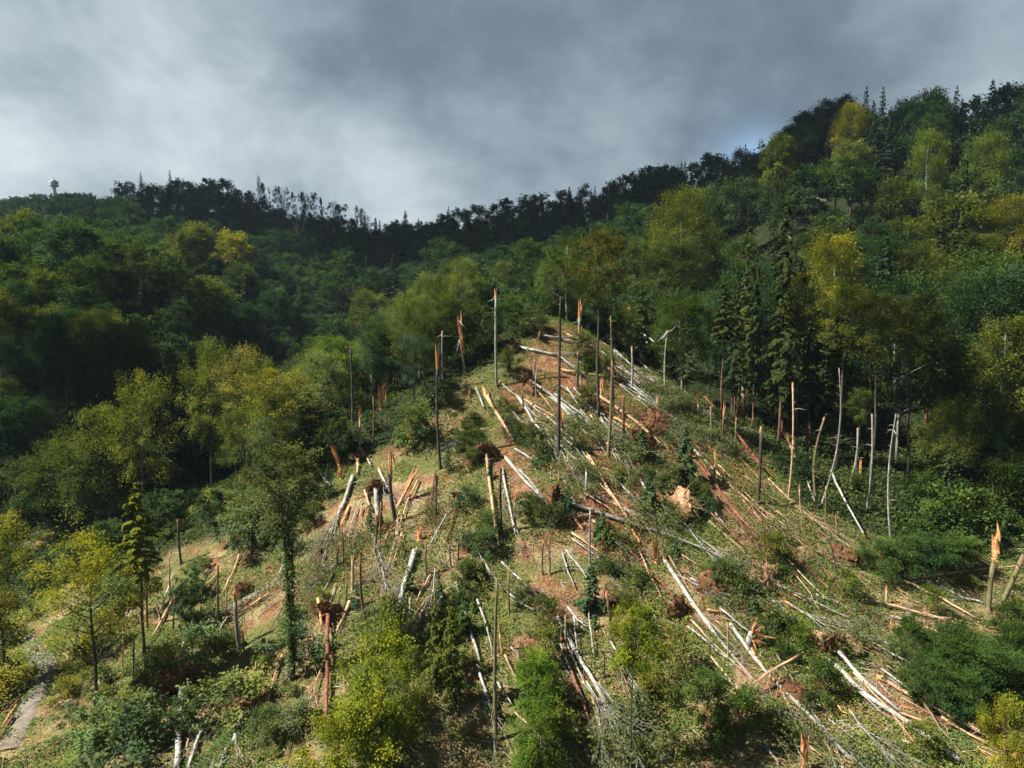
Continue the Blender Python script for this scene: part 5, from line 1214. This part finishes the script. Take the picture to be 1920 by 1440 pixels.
def litter(n):
    x, y = scatter(n, 43, 128); z = ground(x, y); px, py, f = proj(x, y, z)
    k = inpoly(px, py, CLEAR) & (px > -40) & (px < 1960) & (vnoise(x, y, 7, 5) > .35) & ((px > 480) | (NR.uniform(0, 1, len(px)) < .35)); x, y, z = x[k], y[k], z[k]; n = len(x)
    a = NR.normal(-.75, .75, n); ln = NR.gamma(1.6, .55, n) + .25; w = NR.uniform(.018, .05, n)
    d = np.stack([np.cos(a), np.sin(a), np.zeros(n)], 1); e2 = np.stack([x, y], 1) + d[:, :2] * ln[:, None]; z2 = ground(e2[:, 0], e2[:, 1]) + NR.uniform(.05, .7, n) * ln * .35
    p = np.stack([x, y, z + .08], 1); q = np.stack([e2[:, 0], e2[:, 1], z2 + .08], 1); s = np.stack([-np.sin(a), np.cos(a), np.zeros(n)], 1) * w[:, None]; u = np.zeros((n, 3)); u[:, 2] = w * 1.6
    V = np.stack([p - s, p + s, p + u, q - s * .4, q + s * .4, q + u * .4], 1).reshape(-1, 3); b = np.arange(n)[:, None] * 6
    Fc = np.concatenate([b + np.array([0, 1, 4, 3]), b + np.array([1, 2, 5, 4]), b + np.array([2, 0, 3, 5])])
    mats = [B_pale, B_tan, B_wood, B_brown]; mi = np.tile(NR.choice(4, n, p=[.34, .38, .12, .16]), 3)
    tag(ob('branch_litter', mesh_from('branch_litter', V, Fc, mats, mi=mi)), 'broken twigs, bark strips and splinters strewn over the slope', 'branch litter', kind='stuff')
litter(20000)

# ------------------------------------------------------------------ the tower on the far hill
def tower():
    m, t = newmat('concrete'); g = G(t); out = g.n('ShaderNodeOutputMaterial'); bs = g.n('ShaderNodeBsdfPrincipled'); geo = g.n('ShaderNodeNewGeometry')
    g.l(g.ramp(g.noise(geo.outputs['Position'], .3, 4), [(.3, (.50, .52, .54)), (.7, (.62, .63, .64))]), bs.inputs['Base Color']); g.l(bs.outputs[0], out.inputs[0])
    Y = 880; p = P(101, 345, Y); k = Y / F * .84; gz = float(ground(p[0], Y)); top = P(101, 336, Y)[2]; und = P(101, 350, Y)[2]
    e = ob('telecom_tower', None, loc=(p[0], Y, gz)); tag(e, 'pale concrete telecom tower with a wide round platform on the far hill', 'tower')
    def disc(name, z0, z1, r0, r1, sides=24):
        T = Tubes(); T.tube([(0, 0, z0 - gz), (0, 0, z1 - gz)], [r0, r1], sides); return T.build(name, m, e, smooth=False)
    disc('shaft', gz - 2, und, 4.4 * k, 3.8 * k); disc('platform', und + .01, und + 1.6 * k, 6.5 * k, 9.2 * k); disc('platform', und + 1.61 * k, und + 5.2 * k, 9.2 * k, 9.2 * k)
    disc('core', und + 5.21 * k, und + 7.5 * k, 6 * k, 6 * k); disc('platform', und + 7.51 * k, und + 11.5 * k, 9.4 * k, 8.8 * k); disc('core', und + 11.51 * k, und + 14.5 * k, 5 * k, 4.2 * k); disc('antenna', und + 14.51 * k, und + 21 * k, .7 * k, .25 * k, 8)
tower()

# clouds added out of view, shaped to shade the ridges, ravine and right wood
def shade_cloud():
    m, t = newmat('shade_cloud'); g = G(t); out = g.n('ShaderNodeOutputMaterial'); d = g.n('ShaderNodeBsdfDiffuse'); d.inputs[0].default_value = (.8, .8, .82, 1); g.l(d.outputs[0], out.inputs[0])
    for cx_, cy_, cz_, a, b_ in ((-60, 700, 90, 390, 290), (190, 360, 95, 270, 80), (-64, 147, 38, 27, 23), (100, 87, 34, 30, 13)):
        c = Vector((cx_, cy_, cz_)) + sdir * ((900 - cz_) / sdir.z); V = []; Fq = []; n1_, n2_ = 28, 64
        for i in range(n1_ + 1):
            for j in range(n2_):
                p = math.pi * i / n1_; q = 2 * math.pi * j / n2_; d_ = Vector((math.sin(p) * math.cos(q), math.sin(p) * math.sin(q), math.cos(p)))
                k = 1 + .22 * mnoise.noise(d_ * 2.5) + .12 * mnoise.noise(d_ * 7) + .06 * mnoise.noise(d_ * 17); V.append((c.x + d_.x * a * k, c.y + d_.y * b_ * k, c.z + d_.z * min(70, b_ * .5) * k))
        for i in range(n1_):
            for j in range(n2_): j2 = (j + 1) % n2_; Fq.append((i * n2_ + j, (i + 1) * n2_ + j, (i + 1) * n2_ + j2, i * n2_ + j2))
        tag(ob('shade_cloud', mesh_from('shade_cloud', np.array(V), Fq, m, smooth=True)), 'cloudlike body added out of view to shade the slopes', kind='structure')
shade_cloud()
# blue air between the hills
def haze():
    z0, z1 = float(GZ.min()) - 1, max(260.0, float(GZ.max()) + 45); x0, x1, y0, y1 = -1510, 1510, -130, 1360
    V = [(x, y, z) for z in (z0, z1) for x, y in ((x0, y0), (x1, y0), (x1, y1), (x0, y1))]
    m, t = newmat('air'); g = G(t); out = g.n('ShaderNodeOutputMaterial'); v = g.n('ShaderNodeVolumePrincipled'); v.inputs['Color'].default_value = (.55, .78, 1.0, 1); v.inputs['Density'].default_value = HAZE
    g.l(v.outputs[0], out.inputs['Volume'])
    tag(ob('haze', mesh_from('haze', np.array(V), [(0, 3, 2, 1), (4, 5, 6, 7), (0, 1, 5, 4), (1, 2, 6, 5), (2, 3, 7, 6), (3, 0, 4, 7)], m)), 'thin blue haze in the air', 'haze', kind='stuff')
HAZE = 0.00007
haze()

# every repeat gets the words that single it out: where it stands within its own stand, then its size
for lab, its in REG.items():
    n = len(its)
    if n < 2: continue
    nw = len(lab.split()); cols = 3 if n > 3 else 2 if n > 1 else 1
    its.sort(key=lambda q: q[1]); cn = {3: ['left', 'middle', 'right'], 2: ['left', 'right']}[cols]
    for c in range(cols):
        cc_ = sorted(its[c * n // cols:(c + 1) * n // cols], key=lambda q: q[2]); m = len(cc_); rows = min(3, m); rn = {3: ['upper', 'central', 'lower'], 2: ['upper', 'lower'], 1: ['']}.get(rows, [''])
        for r in range(max(rows, 1)):
            cell = sorted(cc_[r * m // rows:(r + 1) * m // rows], key=lambda q: -q[3]) if rows else []
            big = {1: [''], 2: ['the larger', 'the smaller'], 3: ['the largest', 'the middling', 'the smallest']}.get(len(cell))
            for i, q in enumerate(cell):
                t1 = (rn[r] + ' ' + cn[c]).strip() + ' part'
                t2 = (', ' + big[i]) if big and big[i] else ''
                new = lab + ', ' + t1 + t2
                if len(new.split()) > 16: new = lab + ', ' + t1
                if len(new.split()) <= 16: q[0]['label'] = new
